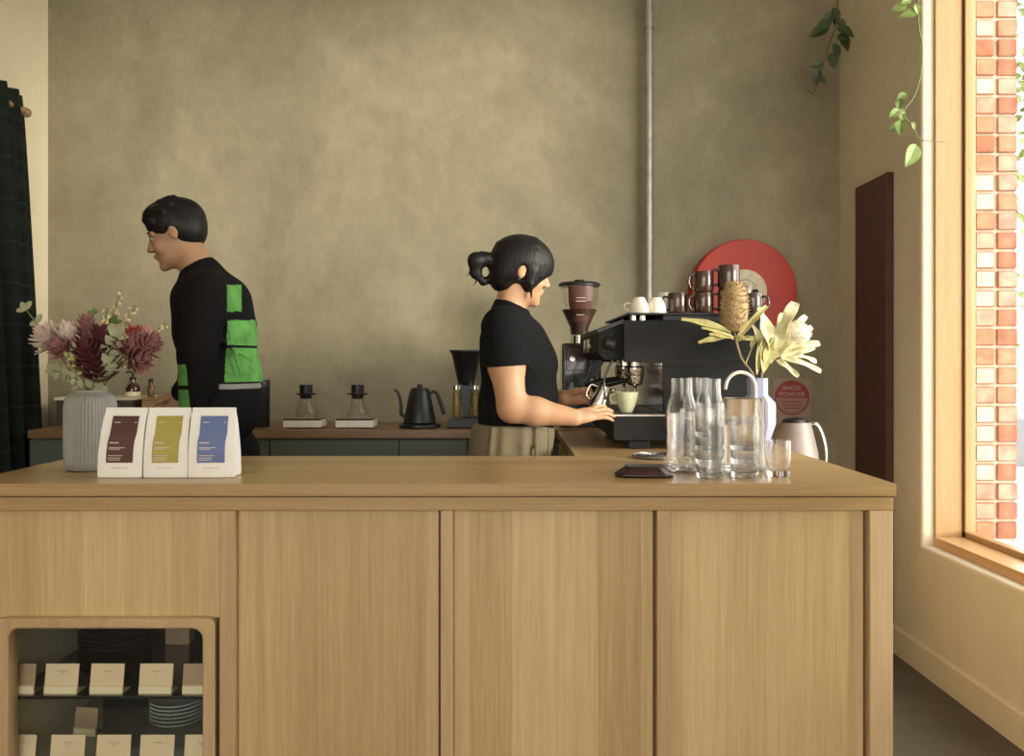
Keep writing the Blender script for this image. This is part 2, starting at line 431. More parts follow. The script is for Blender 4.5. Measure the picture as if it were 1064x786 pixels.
# ------------------------------------------------------------------ camera
cam_d = bpy.data.cameras.new('camera'); cam = bpy.data.objects.new('camera', cam_d); C.objects.link(cam)
cam_d.sensor_fit = 'HORIZONTAL'; cam_d.sensor_width = 36; cam_d.lens = 36 * F_PX / 1064
cam_d.shift_x = (532 - CX) / 1064; cam_d.shift_y = (CY - 393) / 1064
cam_d.clip_start = .05; cam_d.clip_end = 200
cam.location = (0, 0, CAMZ); cam.rotation_euler = (R(90), 0, 0)
SC.camera = cam

# ------------------------------------------------------------------ the room
XL, XR, YB, YF, ZC = -2.304, 1.66, 4.578, -3.2, 3.45
struct(obj('floor', Box((XL - .2, YF - .2, -.1), (XR + .06, YB + .2, 0)), M['floor']))
struct(obj('ceiling', Box((XL - .2, YF - .2, ZC), (XR + .06, YB + .2, ZC + .15)), M['ceiling']))
struct(obj('wall_back', Box((XL - .2, YB, 0), (XR + .45, YB + .2, ZC)), M['concrete']))
struct(obj('wall_left', Box((XL - .2, YF, 0), (XL, YB, ZC)), M['cream']))
# right wall with a long window opening
WY0, WY1, WZ0, WZ1 = 1.6, 3.676, .506, 3.28
bm = bmesh.new()
outer = [(YF, 0), (YB, 0), (YB, ZC), (YF, ZC)]
inner = [(WY0, WZ0), (WY1, WZ0), (WY1, WZ1), (WY0, WZ1)]
def ring_prism(bm, outer, inner, x0, x1):
    V = {}
    for nm, pl in (('o', outer), ('i', inner)):
        for xi, x in enumerate((x0, x1)):
            V[nm, xi] = [bm.verts.new((x, a, b)) for a, b in pl]
    for i in range(4):
        j = (i + 1) % 4
        bm.faces.new((V['o', 0][i], V['o', 0][j], V['i', 0][j], V['i', 0][i]))
        bm.faces.new((V['o', 1][j], V['o', 1][i], V['i', 1][i], V['i', 1][j]))
        bm.faces.new((V['o', 0][j], V['o', 0][i], V['o', 1][i], V['o', 1][j]))
        bm.faces.new((V['i', 0][i], V['i', 0][j], V['i', 1][j], V['i', 1][i]))
    return [e for i in range(4) for e in [bm.edges.get((V['i', 0][i], V['i', 0][(i + 1) % 4]))]]
es = ring_prism(bm, outer, inner, XR, XR + .075)
bmesh.ops.bevel(bm, geom=es, offset=.016, segments=5, affect='EDGES', profile=.5)
struct(obj('wall_right', bm, M['cream'], smooth=40))
# front wall behind the camera: two unseen openings, sized for fill light
bm = bmesh.new()
for lo, hi in (((XL, 0), (-2.15, ZC)), ((-2.15, 2.95), (1.45, ZC)), ((-2.15, 0), (1.45, .7)), ((1.45, 0), (XR, ZC)), ((-.4, .7), (-.3, 2.95))):
    box(bm, (lo[0], YF - .2, lo[1]), (hi[0], YF, hi[1]))
struct(obj('wall_front', bm, M['cream']))
# baseboard along the right wall
bz = .118
struct(obj('baseboard_right', Prism([(XR - .014, 0), (XR, 0), (XR, bz), (XR - .007, bz), (XR - .014, bz - .01)], YF, YB, 'Y'), M['cream_trim']))

# window_1: timber lining, sash and pane
win = bpy.data.objects.new('window_1', None); C.objects.link(win); struct(win); win.location = (XR, 2.0, WZ0)
wo = Vector(win.location)
def wpart(name, lo, hi, mat, bev=.003):
    return obj(name, Box(Vector(lo) - wo, Vector(hi) - wo, bev), mat, win)
X0, X1, X2 = 1.712, 1.82, 1.868
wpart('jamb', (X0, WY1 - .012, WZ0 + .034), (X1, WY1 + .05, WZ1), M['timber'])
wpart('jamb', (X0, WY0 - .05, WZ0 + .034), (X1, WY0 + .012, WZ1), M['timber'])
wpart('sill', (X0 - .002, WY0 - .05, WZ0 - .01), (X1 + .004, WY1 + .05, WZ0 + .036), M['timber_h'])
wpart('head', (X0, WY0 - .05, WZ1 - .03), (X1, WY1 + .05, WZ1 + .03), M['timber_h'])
bm = bmesh.new()
SW = .045
for lo, hi in (((X1 + .006, WY1 - .024, WZ0 + .03), (X2, WY1 + .05, WZ1)), ((X1 + .006, WY0 - .05, WZ0 + .03), (X2, WY0 + .024, WZ1)),
               ((X1 + .006, WY0, WZ0 + .005), (X2, WY1, WZ0 + .058)), ((X1 + .006, WY0, WZ1 - .05), (X2, WY1, WZ1 + .02))):
    box(bm, Vector(lo) - wo, Vector(hi) - wo, .003)
obj('sash', bm, M['timber'], win)
wpart('pane', (X1 + .026, WY0 + .02, WZ0 + .05), (X1 + .032, WY1 - .02, WZ1 - .04), PANE, 0)

# brick outer leaf of the right wall: bricks modelled at the jamb
random.seed(4)
bm = bmesh.new()
BY = 3.665
box(bm, (X2 + .002, BY + .012, 0), (2.04, YB + 1.2, ZC + .6), mi=4)
row = .0775
for k in range(0, 52):
    z = .53 + (k - 6) * row
    if z < 0 or z > 3.9: continue
    for c, (a, b_) in enumerate(((X2 + .004, 1.953), (1.962, 2.044))):
        if c == 0: mi = random.choices([1, 2, 3], [2, 9, 4])[0]
        else: mi = random.choices([0, 1, 3], [5, 3, 3])[0]
        if z > 2.0 and c == 0: mi = random.choices([0, 1, 3, 2], [2, 2, 4, 3])[0]
        j = random.uniform(-.004, .004)
        box(bm, (a + random.uniform(0, .003), BY + j, z + .005), (b_ - random.uniform(0, .003), BY + .1, z + row - .006), .004, 1, mi=mi)
    for q in range(6):
        y = BY + .1 + q * .24
        box(bm, (2.0, y + .006, z + .005), (2.046, y + .234, z + row - .006), .003, 1, mi=random.choice([0, 1, 3]))
struct(obj('wall_exterior_brick', bm, [M['brick_a'], M['brick_b'], M['brick_c'], M['brick_d'], M['mortar']]))
struct(obj('wall_exterior_brick', Box((X2 + .002, YF, 0), (2.04, WY1 + .02, .40)), M['mortar']))
bm = bmesh.new(); prism(bm, [(X2 + .001, .40), (2.09, .40), (2.09, .515), (X2 + .001, .545)], YF, BY + .02, 'Y')
struct(obj('trim_1', bm, M['sill_ext']))
struct(obj('ground_outside', Box((2.05, -12, -.25), (16, 30, -.12)), M['paving']))
# building across the street
bt = thing('street_building', 'pink rendered building with grey plinth across the street outside the window', 'building', (6.5, 11.9, -.12))
obj('wall', Box((-1.5, 0, .62), (9, 3, 2.1), 0), M['pink_wall'], bt)
obj('plinth', Box((-1.52, -.03, 0), (9.02, 3.03, .62), .01), M['slate'], bt)
obj('coping', Box((-1.56, -.05, 2.1), (9.06, 3.05, 2.18), .01), M['sill_ext'], bt)

# ------------------------------------------------------------------ service counter
YC = 2.207
def cx(px): return (px - CX) / 430.5
def cz(py): return CAMZ - (py - CY) / 430.5
CXL, CXR, CYB, CZT = -1.343, .9385, 2.86, .95
WX = .21   # inner edge of the side wing
WYB = 3.88
# continuous L shaped top
bm = bmesh.new()
prism(bm, [(CXL, YC), (CXR, YC), (CXR, CYB), (CXL, CYB)], CZT - .030, CZT, 'Z')
bmesh.ops.bevel(bm, geom=bm.edges[:], offset=.0025, segments=2, affect='EDGES')
ct = thing('countertop', 'long pale oak countertop running across the front of the service counter', 'countertop', (-.2, 2.5, CZT - .03))
b0 = Vector(ct.location)
for v in bm.verts: v.co -= b0
obj('main_slab', bm, M['oak_top'], ct)
obj('wing_slab', Box(Vector((WX, CYB + .0005, CZT - .03)) - b0, Vector((CXR, WYB, CZT)) - b0, .0025), M['oak_wing'], ct)
# base
cb = thing('service_counter', 'pale oak service counter base with four veneered front panels between posts', 'counter', (-.2, 2.5, 0))
b0 = Vector(cb.location)
def cpart(name, lo, hi, mat, bev=.0015):
    return obj(name, Box(Vector(lo) - b0, Vector(hi) - b0, bev), mat, cb)
yp, yq = YC + .010, YC + .034
cpart('top_rail', (CXL + .004, yp, cz(531.5)), (CXR - .004, yp + .05, cz(517.5)), M['oak_top'])
cpart('shadow_batten', (CXL + .02, yp + .012, cz(518)), (CXR - .02, yp + .06, CZT - .0305), M['bench_wood'], 0)
posts = [(-45, -28), (226.5, 243), (457.5, 470.5), (683.5, 697.5), (905.5, 930)]
for a, b_ in posts:
    cpart('post', (cx(a), yp, 0), (cx(b_), yp + .06, cz(531.7)), M['oak_post'], .002)
pz0 = .03
for i, (a, b_) in enumerate(((-28, 226.5), (243, 457.5), (470.5, 683.5), (697.5, 905.5))):
    z0 = pz0 if i else cz(646)
    cpart('front_panel', (cx(a) + .001, yq, z0), (cx(b_) - .007, yq + .018, cz(531.7)), M['oak'], 0)
for b_ in (457.5, 683.5, 905.5): cpart('gap_backing', (cx(b_) - .03, yq + .0185, pz0), (cx(b_) + .004, yq + .03, cz(531.7)), M['bench_wood'], 0)  # dark batten behind the gap paints the shadow line beside each post
cpart('plinth', (CXL + .03, yq + .002, 0), (CXR - .03, yq + .02, pz0), M['bench_wood'], 0)
cpart('side_panel', (CXR - .024, yp + .061, 0), (CXR - .004, CYB - .02, CZT - .031), M['oak_wing'])
cpart('side_panel', (CXL + .004, yp + .061, 0), (CXL + .024, CYB - .02, CZT - .031), M['oak_wing'])
cpart('back_panel', (cx(243), CYB - .05, 0), (CXR - .03, CYB - .03, CZT - .031), M['oak_top'], 0)
wb = thing('wing_cabinet', 'oak side cabinet carrying the espresso machine beside the standing woman', 'cabinet', ((WX + CXR) / 2, 3.35, 0))
b0 = Vector(wb.location)
obj('carcass', Box(Vector((WX + .02, CYB + .01, 0)) - b0, Vector((CXR - .01, WYB - .015, CZT - .031)) - b0, .002), M['oak_wing'], wb)
for k in range(2):
    y0 = CYB + .03 + k * .49
    dr = obj('cabinet_door', Box(Vector((WX + .002, y0, .08)) - b0, Vector((WX + .019, y0 + .47, CZT - .05)) - b0, .002), M['oak_wing'], wb)
    obj('door_handle', Tube([Vector((WX - .012, y0 + .2 + .03 * q, .86)) - b0 for q in range(3)], .004), M['black'], dr)

# built-in glass fronted display
dc = thing('display_cabinet', 'glass-fronted display case with rounded oak frame built into the counter', 'display case', (cx(108), YC + .2, 0))
b0 = Vector(dc.location)
def rrect(x0, x1, z0, z1, r, n=6):
    pts = []
    for (cx_, cz_, a0) in ((x1 - r, z1 - r, 0), (x0 + r, z1 - r, 90), (x0 + r, z0 + r, 180), (x1 - r, z0 + r, 270)):
        for k in range(n + 1):
            a = R(a0 + 90 * k / n); pts.append((cx_ + r * math.cos(a), cz_ + r * math.sin(a)))
    return pts
bm = bmesh.new()
ox0, ox1, oz1, oz0 = cx(-8), cx(222), cz(644.4), .075
ix0, ix1, iz1, iz0 = cx(6.8), cx(209.5), cz(654.5), .10
O = rrect(ox0, ox1, oz0, oz1, .018); I1 = rrect(ix0, ix1, iz0, iz1, .026)
O2 = rrect(ox0 + .006, ox1 - .006, oz0 + .006, oz1 - .006, .014); I0 = rrect(ix0 - .004, ix1 + .004, iz0 - .004, iz1 + .004, .028)
y0, y1 = YC + .004, YC + .05
loops = [[bm.verts.new(Vector((a, y, b)) - b0) for a, b in L] for L, y in ((O, y1), (O, y0 + .006), (O2, y0), (I0, y0), (I1, y0 + .004), (I1, y1))]
nL = len(loops)
for k in range(nL):
    A, B_ = loops[k], loops[(k + 1) % nL]
    for i in range(len(A)):
        j = (i + 1) % len(A); bm.faces.new((A[i], A[j], B_[j], B_[i]))
obj('frame', bm, M['oak_post'], dc, smooth=35)
obj('pane', Box(Vector((ix0 - .003, YC + .030, iz0 - .003)) - b0, Vector((ix1 + .003, YC + .034, iz1 + .003)) - b0), SMOKE, dc)
DX0, DX1, DY1 = ix0 - .03, ix1 + .004, 2.80
bm = bmesh.new()
box(bm, Vector((DX0 - .012, YC + .055, .06)) - b0, Vector((DX0, DY1, .66)) - b0)
box(bm, Vector((DX0 - .012, YC + .055, .05)) - b0, Vector((DX1 + .012, DY1, .062)) - b0)
obj('side_liner', bm, M['interior'], dc)
bm = bmesh.new()
box(bm, Vector((DX0 - .012, DY1, .05)) - b0, Vector((DX1 + .012, DY1 + .012, .66)) - b0)
box(bm, Vector((DX1, YC + .055, .062)) - b0, Vector((DX1 + .012, DY1, .66)) - b0)
box(bm, Vector((DX0 - .012, YC + .055, .66)) - b0, Vector((DX1 + .012, DY1 + .012, .67)) - b0)
obj('back_liner', bm, M['interior_dark'], dc)
ZS1, ZS2 = .418, .240
YSH = YC + .052
for zs in (ZS1, ZS2):
    obj('glass_shelf', Box(Vector((DX0 + .001, YSH, zs - .008)) - b0, Vector((DX1 - .001, DY1 - .01, zs)) - b0, .0008), M['black_gloss'] if zs == ZS1 else GL_TH, dc)

def at_front(px, d): return (px - CX) * d / F_PX
# price cards: a bent card, upright panel over a sloping foot
def price_card(px, z, d, w=.083, h=.071, label='', rz=0, mat=None, tilt=0, group=None):
    t = thing('price_card', label, 'card', (at_front(px, d), d, z + .0005), rz, group)
    bm = bmesh.new()
    prism(bm, [(-.016, 0), (-.0155, .016), (-.006, h), (-.0045, h), (-.0135, .016), (-.013, .0015), (.03, .0015), (.03, 0)], -w / 2, w / 2, 'X')
    obj('folded_card', bm, mat or M['card'], t, rot=(tilt, 0, 0))
    bm = bmesh.new(); prism(bm, [(-.0205, .0), (-.0195, .018), (-.0158, .020), (-.0163, .0)], -w / 2 + .001, w / 2 - .001, 'X')
    obj('lower_strip', bm, M['card_foot'], t, rot=(tilt, 0, 0))
    bm = bmesh.new()
    def line(y, a, b):
        # on the sloped face
        yy = -.0155 + (y - .016) / (h - .016) * .0095 - .0004
        box(bm, (a, yy - .0003, y - .0007), (b, yy + .0003, y + .0007))
    line(h * .75, -.010, .012)
    if random.random() < .6: line(h * .68, -.004, .006)
    obj('lettering', bm, M['print_grey'], t, rot=(tilt, 0, 0))
    return t
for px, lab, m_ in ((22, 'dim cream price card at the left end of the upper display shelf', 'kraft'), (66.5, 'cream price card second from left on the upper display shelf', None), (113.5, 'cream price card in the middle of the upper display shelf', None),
                (164, 'cream price card second from right on the upper display shelf', None), (209, 'shaded price card partly cut off by the right frame of the upper display shelf', 'kraft')):  # upper end cards are cream, shade put in as brown
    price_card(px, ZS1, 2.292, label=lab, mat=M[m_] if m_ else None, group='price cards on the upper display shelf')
for px, lab in ((22, 'dim cream price card at the left end of the lower display shelf'), (72.5, 'cream price card below the second card of the upper shelf, on the lower shelf'), (120, 'cream price card in the middle of the lower display shelf'),
                (165, 'cream price card second from right on the lower display shelf'), (211, 'shaded price card at the right end of the lower display shelf')):
    price_card(px, ZS2, 2.292, w=.085, label=lab, group='price cards on the lower display shelf')
price_card(92, ZS2, 2.47, w=.065, h=.072, rz=R(-8), label='small brown card standing askew behind the front cards on the lower shelf', mat=M['kraft'])
def plate_bm(r, h=.014):
    return Lathe([(r * .55, 0), (r * .62, .001), (r * .95, h * .8), (r, h), (r * .985, h + .002), (r * .9, h * .9), (r * .55, .004), (0, .004)], 40)
p0 = None
for k in range(6):
    o = obj('stoneware_plate', plate_bm(.073), M['plate'], loc=(at_front(180, 2.52), 2.55, ZS2 + .0005 + k * .0105), smooth=40) if k == 0 else p0.copy()
    if k: C.objects.link(o); o.location = (at_front(180, 2.52), 2.55, ZS2 + .0005 + k * .0105)
    else: p0 = o
    tag(o, 'pale grey plate in the stack at the back of the lower display shelf', 'plate', 'plates stacked on the lower display shelf')
for k in range(4):
    o = obj('dark_plate', plate_bm(.10, .016), M['plate_dark'], smooth=40) if k == 0 else pd.copy()
    if k: C.objects.link(o)
    else: pd = o
    o.location = (at_front(118, 2.65), 2.66, ZS1 + .0005 + k * .012)
    tag(o, 'large dark plate in the stack at the back of the upper display shelf', 'plate', 'dark plates stacked on the upper display shelf')
bxo = thing('brown_box', 'small brown box at the back right of the upper display shelf', 'box', (at_front(186, 2.68), 2.69, ZS1 + .0005))
obj('box_body', Box((-.035, -.025, 0), (.035, .025, .115), .002), M['kraft'], bxo); obj('box_lid', Box((-.037, -.027, .1155), (.037, .027, .14), .002), M['kraft'], bxo)

# ------------------------------------------------------------------ back bench
BZ = .945; BYF = 4.02; BXR = 1.05
bt_ = obj('bench_top', Box((XL + .19, BYF, BZ - .038), (BXR, YB - .001, BZ), .003), M['bench_wood'])
tag(bt_, 'dark timber worktop along the foot of the concrete wall', 'worktop')
edges = [XL + .19]
for px in (118, 281, 415, 486, 700): edges.append((px - CX) * 4.05 / F_PX)
edges.append(BXR - .02)
for i in range(len(edges) - 1):
    a, b_ = edges[i], edges[i + 1]
    lab = ['sage green cupboard at the left wall end of the back bench', 'sage green cupboard behind the walking man', 'wide sage green cupboard under the two coffee scales', 'sage green cupboard under the black kettle', 'sage green cupboard behind the standing woman', 'sage green cupboard at the right end, behind the espresso machine'][i]
    t = thing('back_cupboard', lab, 'cupboard', ((a + b_) / 2, 4.3, 0), group='sage cupboards under the back bench')
    w = (b_ - a) / 2 - .0008
    obj('carcass', Box((-w, -.245, 0), (w, .27, BZ - .039), 0), M['sage'], t)
    dr = obj('door', Box((-w + .0015, -.265, .06), (w - .0015, -.246, BZ - .046), .0015), M['sage'], t)
    obj('handle', Box((-.06, -.275, BZ - .16), (.06, -.2655, BZ - .15), .002), M['black'], dr)

# ------------------------------------------------------------------ pipe, fire hose reel, board
px_ = (673.5 - CX) / 209.0
pt = thing('wall_pipe', 'galvanised steel pipe running floor to ceiling up the concrete wall', 'pipe', (px_, YB - .055, BZ))
obj('pipe', Lathe([(.0205, 0.001), (.0205, ZC - BZ - .001)], 24), M['galv'], pt, smooth=40)
for z in (.9, 1.95):
    br = bmesh.new(); lathe(br, [(.0208, z), (.0245, z), (.0245, z + .03), (.0208, z + .03)], 24, close=True); box(br, (-.012, .02, z + .004), (.012, .0545, z + .026))
    obj('wall_bracket', br, M['galv'], pt, smooth=40)
rd = 4.45
rc = P(774, 303, rd)
rt = thing('wall_mounted_hose_reel', 'large round red reel with cream centre mounted on the concrete wall', 'reel', (rc.x, YB - .001, rc.z))
q = Quaternion((1, 0, 0), R(90))
rr = 54.5 * rd / F_PX
th = YB - rd
obj('red_disc', Lathe([(rr * .97, 0.0), (rr, .006), (rr, th - .008), (rr * .985, th - .002), (rr * .93, th), (.112, th - .010), (.05, th - .010), (0, th - .010)], 72, axis=q), M['red'], rt, smooth=30)
obj('cream_hub', Lathe([(.108, th - .0095), (.106, th + .004), (.06, th + .006), (.055, th + .001), (0, th + .001)], 48, axis=q), M['hub'], rt, smooth=30)
obj('hub_cap', Lathe([(.03, th + .0015), (.028, th + .02), (.012, th + .024), (0, th + .024)], 24, axis=q), M['red'], rt, smooth=30)
mp_ = thing('maroon_board', 'tall narrow dark maroon board fixed against the right wall by the window', 'board', (1.645, 4.115, 0))
obj('board_face', Box((-.017, -.175, .001), (.0145, .175, 2.06), .002), M['maroon'], mp_)
obj('edge_strip', Box((-.0185, -.181, .001), (.0145, -.1755, 2.062), .001), M['maroon'], mp_)
# card sign on back wall
def text_bm(s, size, depth=.0006):
    cu = bpy.data.curves.new('t', 'FONT'); cu.body = s; cu.size = size; cu.extrude = depth; cu.align_x = 'CENTER'; cu.align_y = 'CENTER'
    o = bpy.data.objects.new('t', cu); C.objects.link(o)
    dg = bpy.context.evaluated_depsgraph_get(); me = bpy.data.meshes.new_from_object(o.evaluated_get(dg))
    bm = bmesh.new(); bm.from_mesh(me); bpy.data.objects.remove(o); bpy.data.meshes.remove(me); bpy.data.curves.remove(cu)
    for v in bm.verts: v.co = Vector((v.co.x, -v.co.z, v.co.y))
    return bm
sg = P(822.5, 417, YB)
st_ = thing('wall_sign', 'cream card with round red emblem on the back wall behind the white vase', 'sign', (sg.x, YB - .001, sg.z))
k = YB / F_PX
obj('sign_card', Box((-20 * k, -.004, -24 * k), (20 * k, 0, 23.5 * k), .001), plain('sign_card', (.34, .27, .19), .6, vary=.04), st_)
obj('red_emblem', Lathe([(18.2 * k, .0042), (18.2 * k, .0052), (0, .0052)], 48, axis=q, center=(0, 0, 3.5 * k)), plain('sign_red', (.30, .035, .03), .55), st_)
bm = bmesh.new()
hp = [(16.6 * k * math.cos(a), 3.5 * k + 16.6 * k * math.sin(a)) for a in [R(180 + 180 * i / 24) for i in range(25)]]
prism(bm, hp, -.006, -.0053, 'Y')
obj('lower_half', bm, plain('sign_pink', (.36, .19, .14), .6, vary=.06), st_)
for s_, zz, sz in (('ANGEL', 13.5, .031), ('POWDER', 7.0, .031)):
    obj('lettering', text_bm(s_, sz), plain('sign_letters', (.55, .36, .30), .6), st_, loc=(0, -.0060, zz * k))
bm = bmesh.new()
for j in range(3): box(bm, ((-11 + j * 1.5) * k, -.0068, (-1.5 - 3.2 * j) * k), ((11 - j * 1.5) * k, -.0061, (-.3 - 3.2 * j) * k))
obj('lettering', bm, plain('sign_red2', (.30, .07, .05), .6), st_)

# ------------------------------------------------------------------ curtain on the left wall
cr_ = thing('curtain_rod', 'wooden curtain rod poking out past the dark curtain on the left wall', 'rod', (XL + .10, 3.4, 2.385))
obj('rod', Tube([(0, -1.6, 0), (0, .76, 0)], .014, 16), M['cork'], cr_, smooth=40)
obj('finial', Lathe([(.014, 0), (.02, .004), (.021, .03), (.016, .038), (0, .04)], 20, axis=Quaternion((1, 0, 0), R(-90)), center=(0, .76, 0)), M['cork'], cr_, smooth=40)
for yy in (-1.3, .66): obj('bracket', Tube([(-.099, yy, -.02), (-.02, yy, -.02), (0, yy, -.012)], .006, 8), M['black'], cr_)
bm = bmesh.new(); uvl = bm.loops.layers.uv.new('UVMap')
nu, nv = 260, 24
zt, zb = 2.455, .02
grid = []
for i in range(nu + 1):
    u = i / nu; col = []
    for j in range(nv + 1):
        v = j / nv
        yend = 4.150 + .20 * v ** .75   # spreads as it falls
        y = 2.6 + (yend - 2.6) * u
        a = .028 + .030 * v
        ph = u * 2 * math.pi * 13
        x = XL + .105 + a * math.sin(ph) + .01 * math.sin(ph * .37 + 3 * v)
        y += .012 * math.cos(ph) * (.5 + v)
        col.append((Vector((x, y, zt + (zb - zt) * v)), (u * 2.6, v * 2.4)))
    grid.append(col)
VV = [[bm.verts.new(c[0]) for c in col] for col in grid]
for i in range(nu):
    for j in range(nv):
        f = bm.faces.new((VV[i][j], VV[i + 1][j], VV[i + 1][j + 1], VV[i][j + 1]))
        for lp, (a, b_) in zip(f.loops, ((i, j), (i + 1, j), (i + 1, j + 1), (i, j + 1))): lp[uvl].uv = grid[a][b_][1]
cur = obj('curtain', bm, CURT, smooth=True, recalc=False)
so = cur.modifiers.new('s', 'SOLIDIFY'); so.thickness = .003; so.offset = 0
tag(cur, 'dark green tartan curtain hanging in folds down the left wall', 'curtain')

# ------------------------------------------------------------------ things on the back bench
def scale_and_server(px, lab1, lab2):
    x = (px - CX) * 4.12 / F_PX; d = 4.15
    t = thing('coffee_scale', lab1, 'scale', (x, d, BZ + .001))
    obj('scale_body', Box((-.085, -.07, .004), (.085, .07, .036), .004), M['white_cer'], t)
    obj('weighing_plate', Box((-.083, -.068, .0365), (.083, .068, .043), .003), M['black_gloss'], t)
    for a in (-.06, .06):
        for b_ in (-.05, .05): obj('foot', Lathe([(.008, 0), (.008, .0045)], 12, center=(a, b_, 0)), M['black'], t)
    g = thing('pour_over_server', lab2, 'coffee maker', (x + .004, d, BZ + .0445))
    obj('glass_server', Lathe([(0, 0), (.045, 0), (.052, .006), (.050, .03), (.036, .062), (.030, .078), (.033, .088), (.030, .088), (.0275, .078), (.0335, .06), (.047, .03), (.048, .008), (.043, .004), (0, .004)], 32), GL_TH, g, smooth=50)
    dp = obj('black_dripper', Lathe([(.012, .086), (.026, .09), (.028, .104), (.045, .106), (.046, .112), (.029, .114), (.029, .150), (.026, .150), (.024, .11), (.012, .10), (0, .10)], 32), M['black'], g, smooth=40)
    obj('server_handle', Tube(cr([(.034, 0, .075), (.06, 0, .072), (.066, 0, .05), (.05, 0, .03)]), .003, 8), GL_TH, g, smooth=True)
scale_and_server(315.5, 'white coffee scale nearer the walking man on the back bench', 'small black dripper on a glass server, nearer the walking man')
scale_and_server(369.5, 'white coffee scale nearer the black kettle on the back bench', 'small black dripper on a glass server, nearer the black kettle')
# gooseneck kettle
kb = P(436, 436, 4.15)
t = thing('gooseneck_kettle', 'matte black gooseneck kettle on its round base on the back bench', 'kettle', (kb.x, 4.16, BZ + .001))
s = 4.15 / F_PX
obj('kettle_base', Lathe([(21 * s, 0), (22 * s, .004), (21.5 * s, .015), (15 * s, .02), (0, .02)], 36), M['black'], t, smooth=40)
obj('kettle_body', Lathe([(16 * s, .0205), (17.2 * s, .024), (16.6 * s, .04), (10.5 * s, .165), (9.5 * s, .172), (0, .172)], 36), M['black'], t, smooth=40)
obj('lid', Lathe([(9.3 * s, .1725), (9 * s, .178), (3 * s, .182), (2.5 * s, .196), (0, .198)], 28), M['black'], t, smooth=40)
obj('spout', Tube(cr([(-14 * s, 0, .045), (-19 * s, 0, .06), (-19.5 * s, 0, .10), (-22 * s, 0, .15), (-25 * s, 0, .168), (-27 * s, 0, .168)]), [.009, .0045], 10), M['black'], t, smooth=True)
obj('handle', Tube(cr([(9 * s, 0, .150), (14 * s, 0, .163), (18 * s, 0, .155), (21 * s, 0, .12), (25.5 * s, 0, .06)]), [.006, .0095], 12), M['black'], t, smooth=True)
# filter brewer with funnel hopper
bb = P(484, 436, 4.15); s = 4.15 / F_PX
t = thing('filter_grinder', 'black funnel-topped coffee brewer with glass tubes behind the standing woman', 'coffee brewer', (bb.x, 4.2, BZ + .001))
obj('base', Prism([(-19 * s, 0), (19 * s, 0), (19 * s, .025), (14 * s, .045), (-14 * s, .045), (-19 * s, .025)], -.09, .09, 'Y', .004), M['black'], t)
obj('funnel', Lathe([(.035, .19), (.045, .23), (.068, .335), (.078, .345), (.078, .352), (.064, .352), (.04, .235), (0, .2)], 32), M['black'], t, smooth=40)
obj('column', Prism([(-.016, .045), (.016, .045), (.03, .2), (-.03, .2)], -.03, .04, 'Y', .003), M['black'], t)
for sx in (-1, 1):
    obj('glass_tube', Lathe([(.019, .046), (.019, .16), (.014, .175), (.0125, .175), (.0175, .158), (.0175, .05), (0, .05)], 24, center=(sx * .042, -.03, 0)), glassy('yellow_glass', (1, .96, .8), .5), t, smooth=40)
    obj('clamp', Lathe([(.021, .172), (.021, .19), (0, .19)], 20, center=(sx * .042, -.03, 0)), M['chrome'], t, smooth=40)
# black canister by the man
cb_ = P(273, 438, 4.2)
t = thing('black_canister', 'tall black canister on the back bench beside the walking man', 'canister', (cb_.x - .01, 4.2, BZ + .001))
obj('canister_body', Lathe([(.040, 0), (.042, .004), (.042, .185), (0, .185)], 32), M['black'], t, smooth=40)
obj('canister_lid', Lathe([(.043, .1855), (.043, .212), (.04, .216), (0, .216)], 32), M['black'], t, smooth=40)
# raised cabinet and wooden box at left end
d = 4.30
t = thing('low_cabinet', 'dark brown low cabinet with cream top at the left end of the back bench', 'cabinet', (XL + .478, d + .12, BZ + .0005))
wz = 1.245 - 37.5 * 4.2 / F_PX - BZ
obj('cabinet_body', Box((-.285, -.15, 0), (.072, .14, wz - .016), .002), plain('dark_walnut', (.07, .045, .032), .5, vary=.1), t)
obj('cream_top', Box((-.287, -.17, wz - .0155), (.078, .145, wz), .003), M['cream_trim'], t)
t = thing('wooden_box', 'long oak box carrying the soap bottles behind the flower vase', 'box', (-1.58, d + .12, BZ + .0005))
wz2 = CAMZ - 40.5 * 4.3 / F_PX - BZ
bm = bmesh.new()
obj('front_board', Box((-.14, -.13, 0), (.32, -.112, wz2), .002), M['oak_top'], t); obj('back_board', Box((-.14, .112, 0), (.32, .13, wz2), .002), M['oak_top'], t)
obj('side_board', Box((-.14, -.1115, 0), (-.122, .1115, wz2), .002), M['oak_top'], t); obj('side_board', Box((.302, -.1115, 0), (.32, .1115, wz2), .002), M['oak_top'], t)
obj('lid_board', Box((-.14, -.13, wz2 + .0005), (.32, .13, wz2 + .012), .002), M['oak_top'], t)
zt_ = BZ + wz2 + .013
bp = P(138, 416, 4.36)
t = thing('soap_bottle', 'dark amber pump bottle with pale label on the oak box', 'bottle', (bp.x, 4.36, zt_ + .0005))
obj('bottle_body', Lathe([(.032, 0), (.034, .003), (.034, .045), (.028, .06), (.014, .072), (.013, .082), (0, .082)], 28), M['amber'], t, smooth=40)
obj('label', Lathe([(.0345, .006), (.0348, .007), (.0348, .026), (.0345, .027)], 28, close=True), M['card_foot'], t, smooth=40)
pm = obj('pump', Lathe([(.015, .0825), (.015, .096), (.005, .098), (.005, .116), (.009, .117), (.009, .124), (0, .125)], 20), M['black'], t, smooth=40)
obj('nozzle', Tube([(0, 0, .121), (-.03, 0, .120), (-.034, 0, .115)], .0035, 8), M['black'], pm)
bp = P(156, 416, 4.36)
t = thing('dropper_bottle', 'small brown bottle with black cap on the oak box', 'bottle', (bp.x, 4.37, zt_ + .0005))
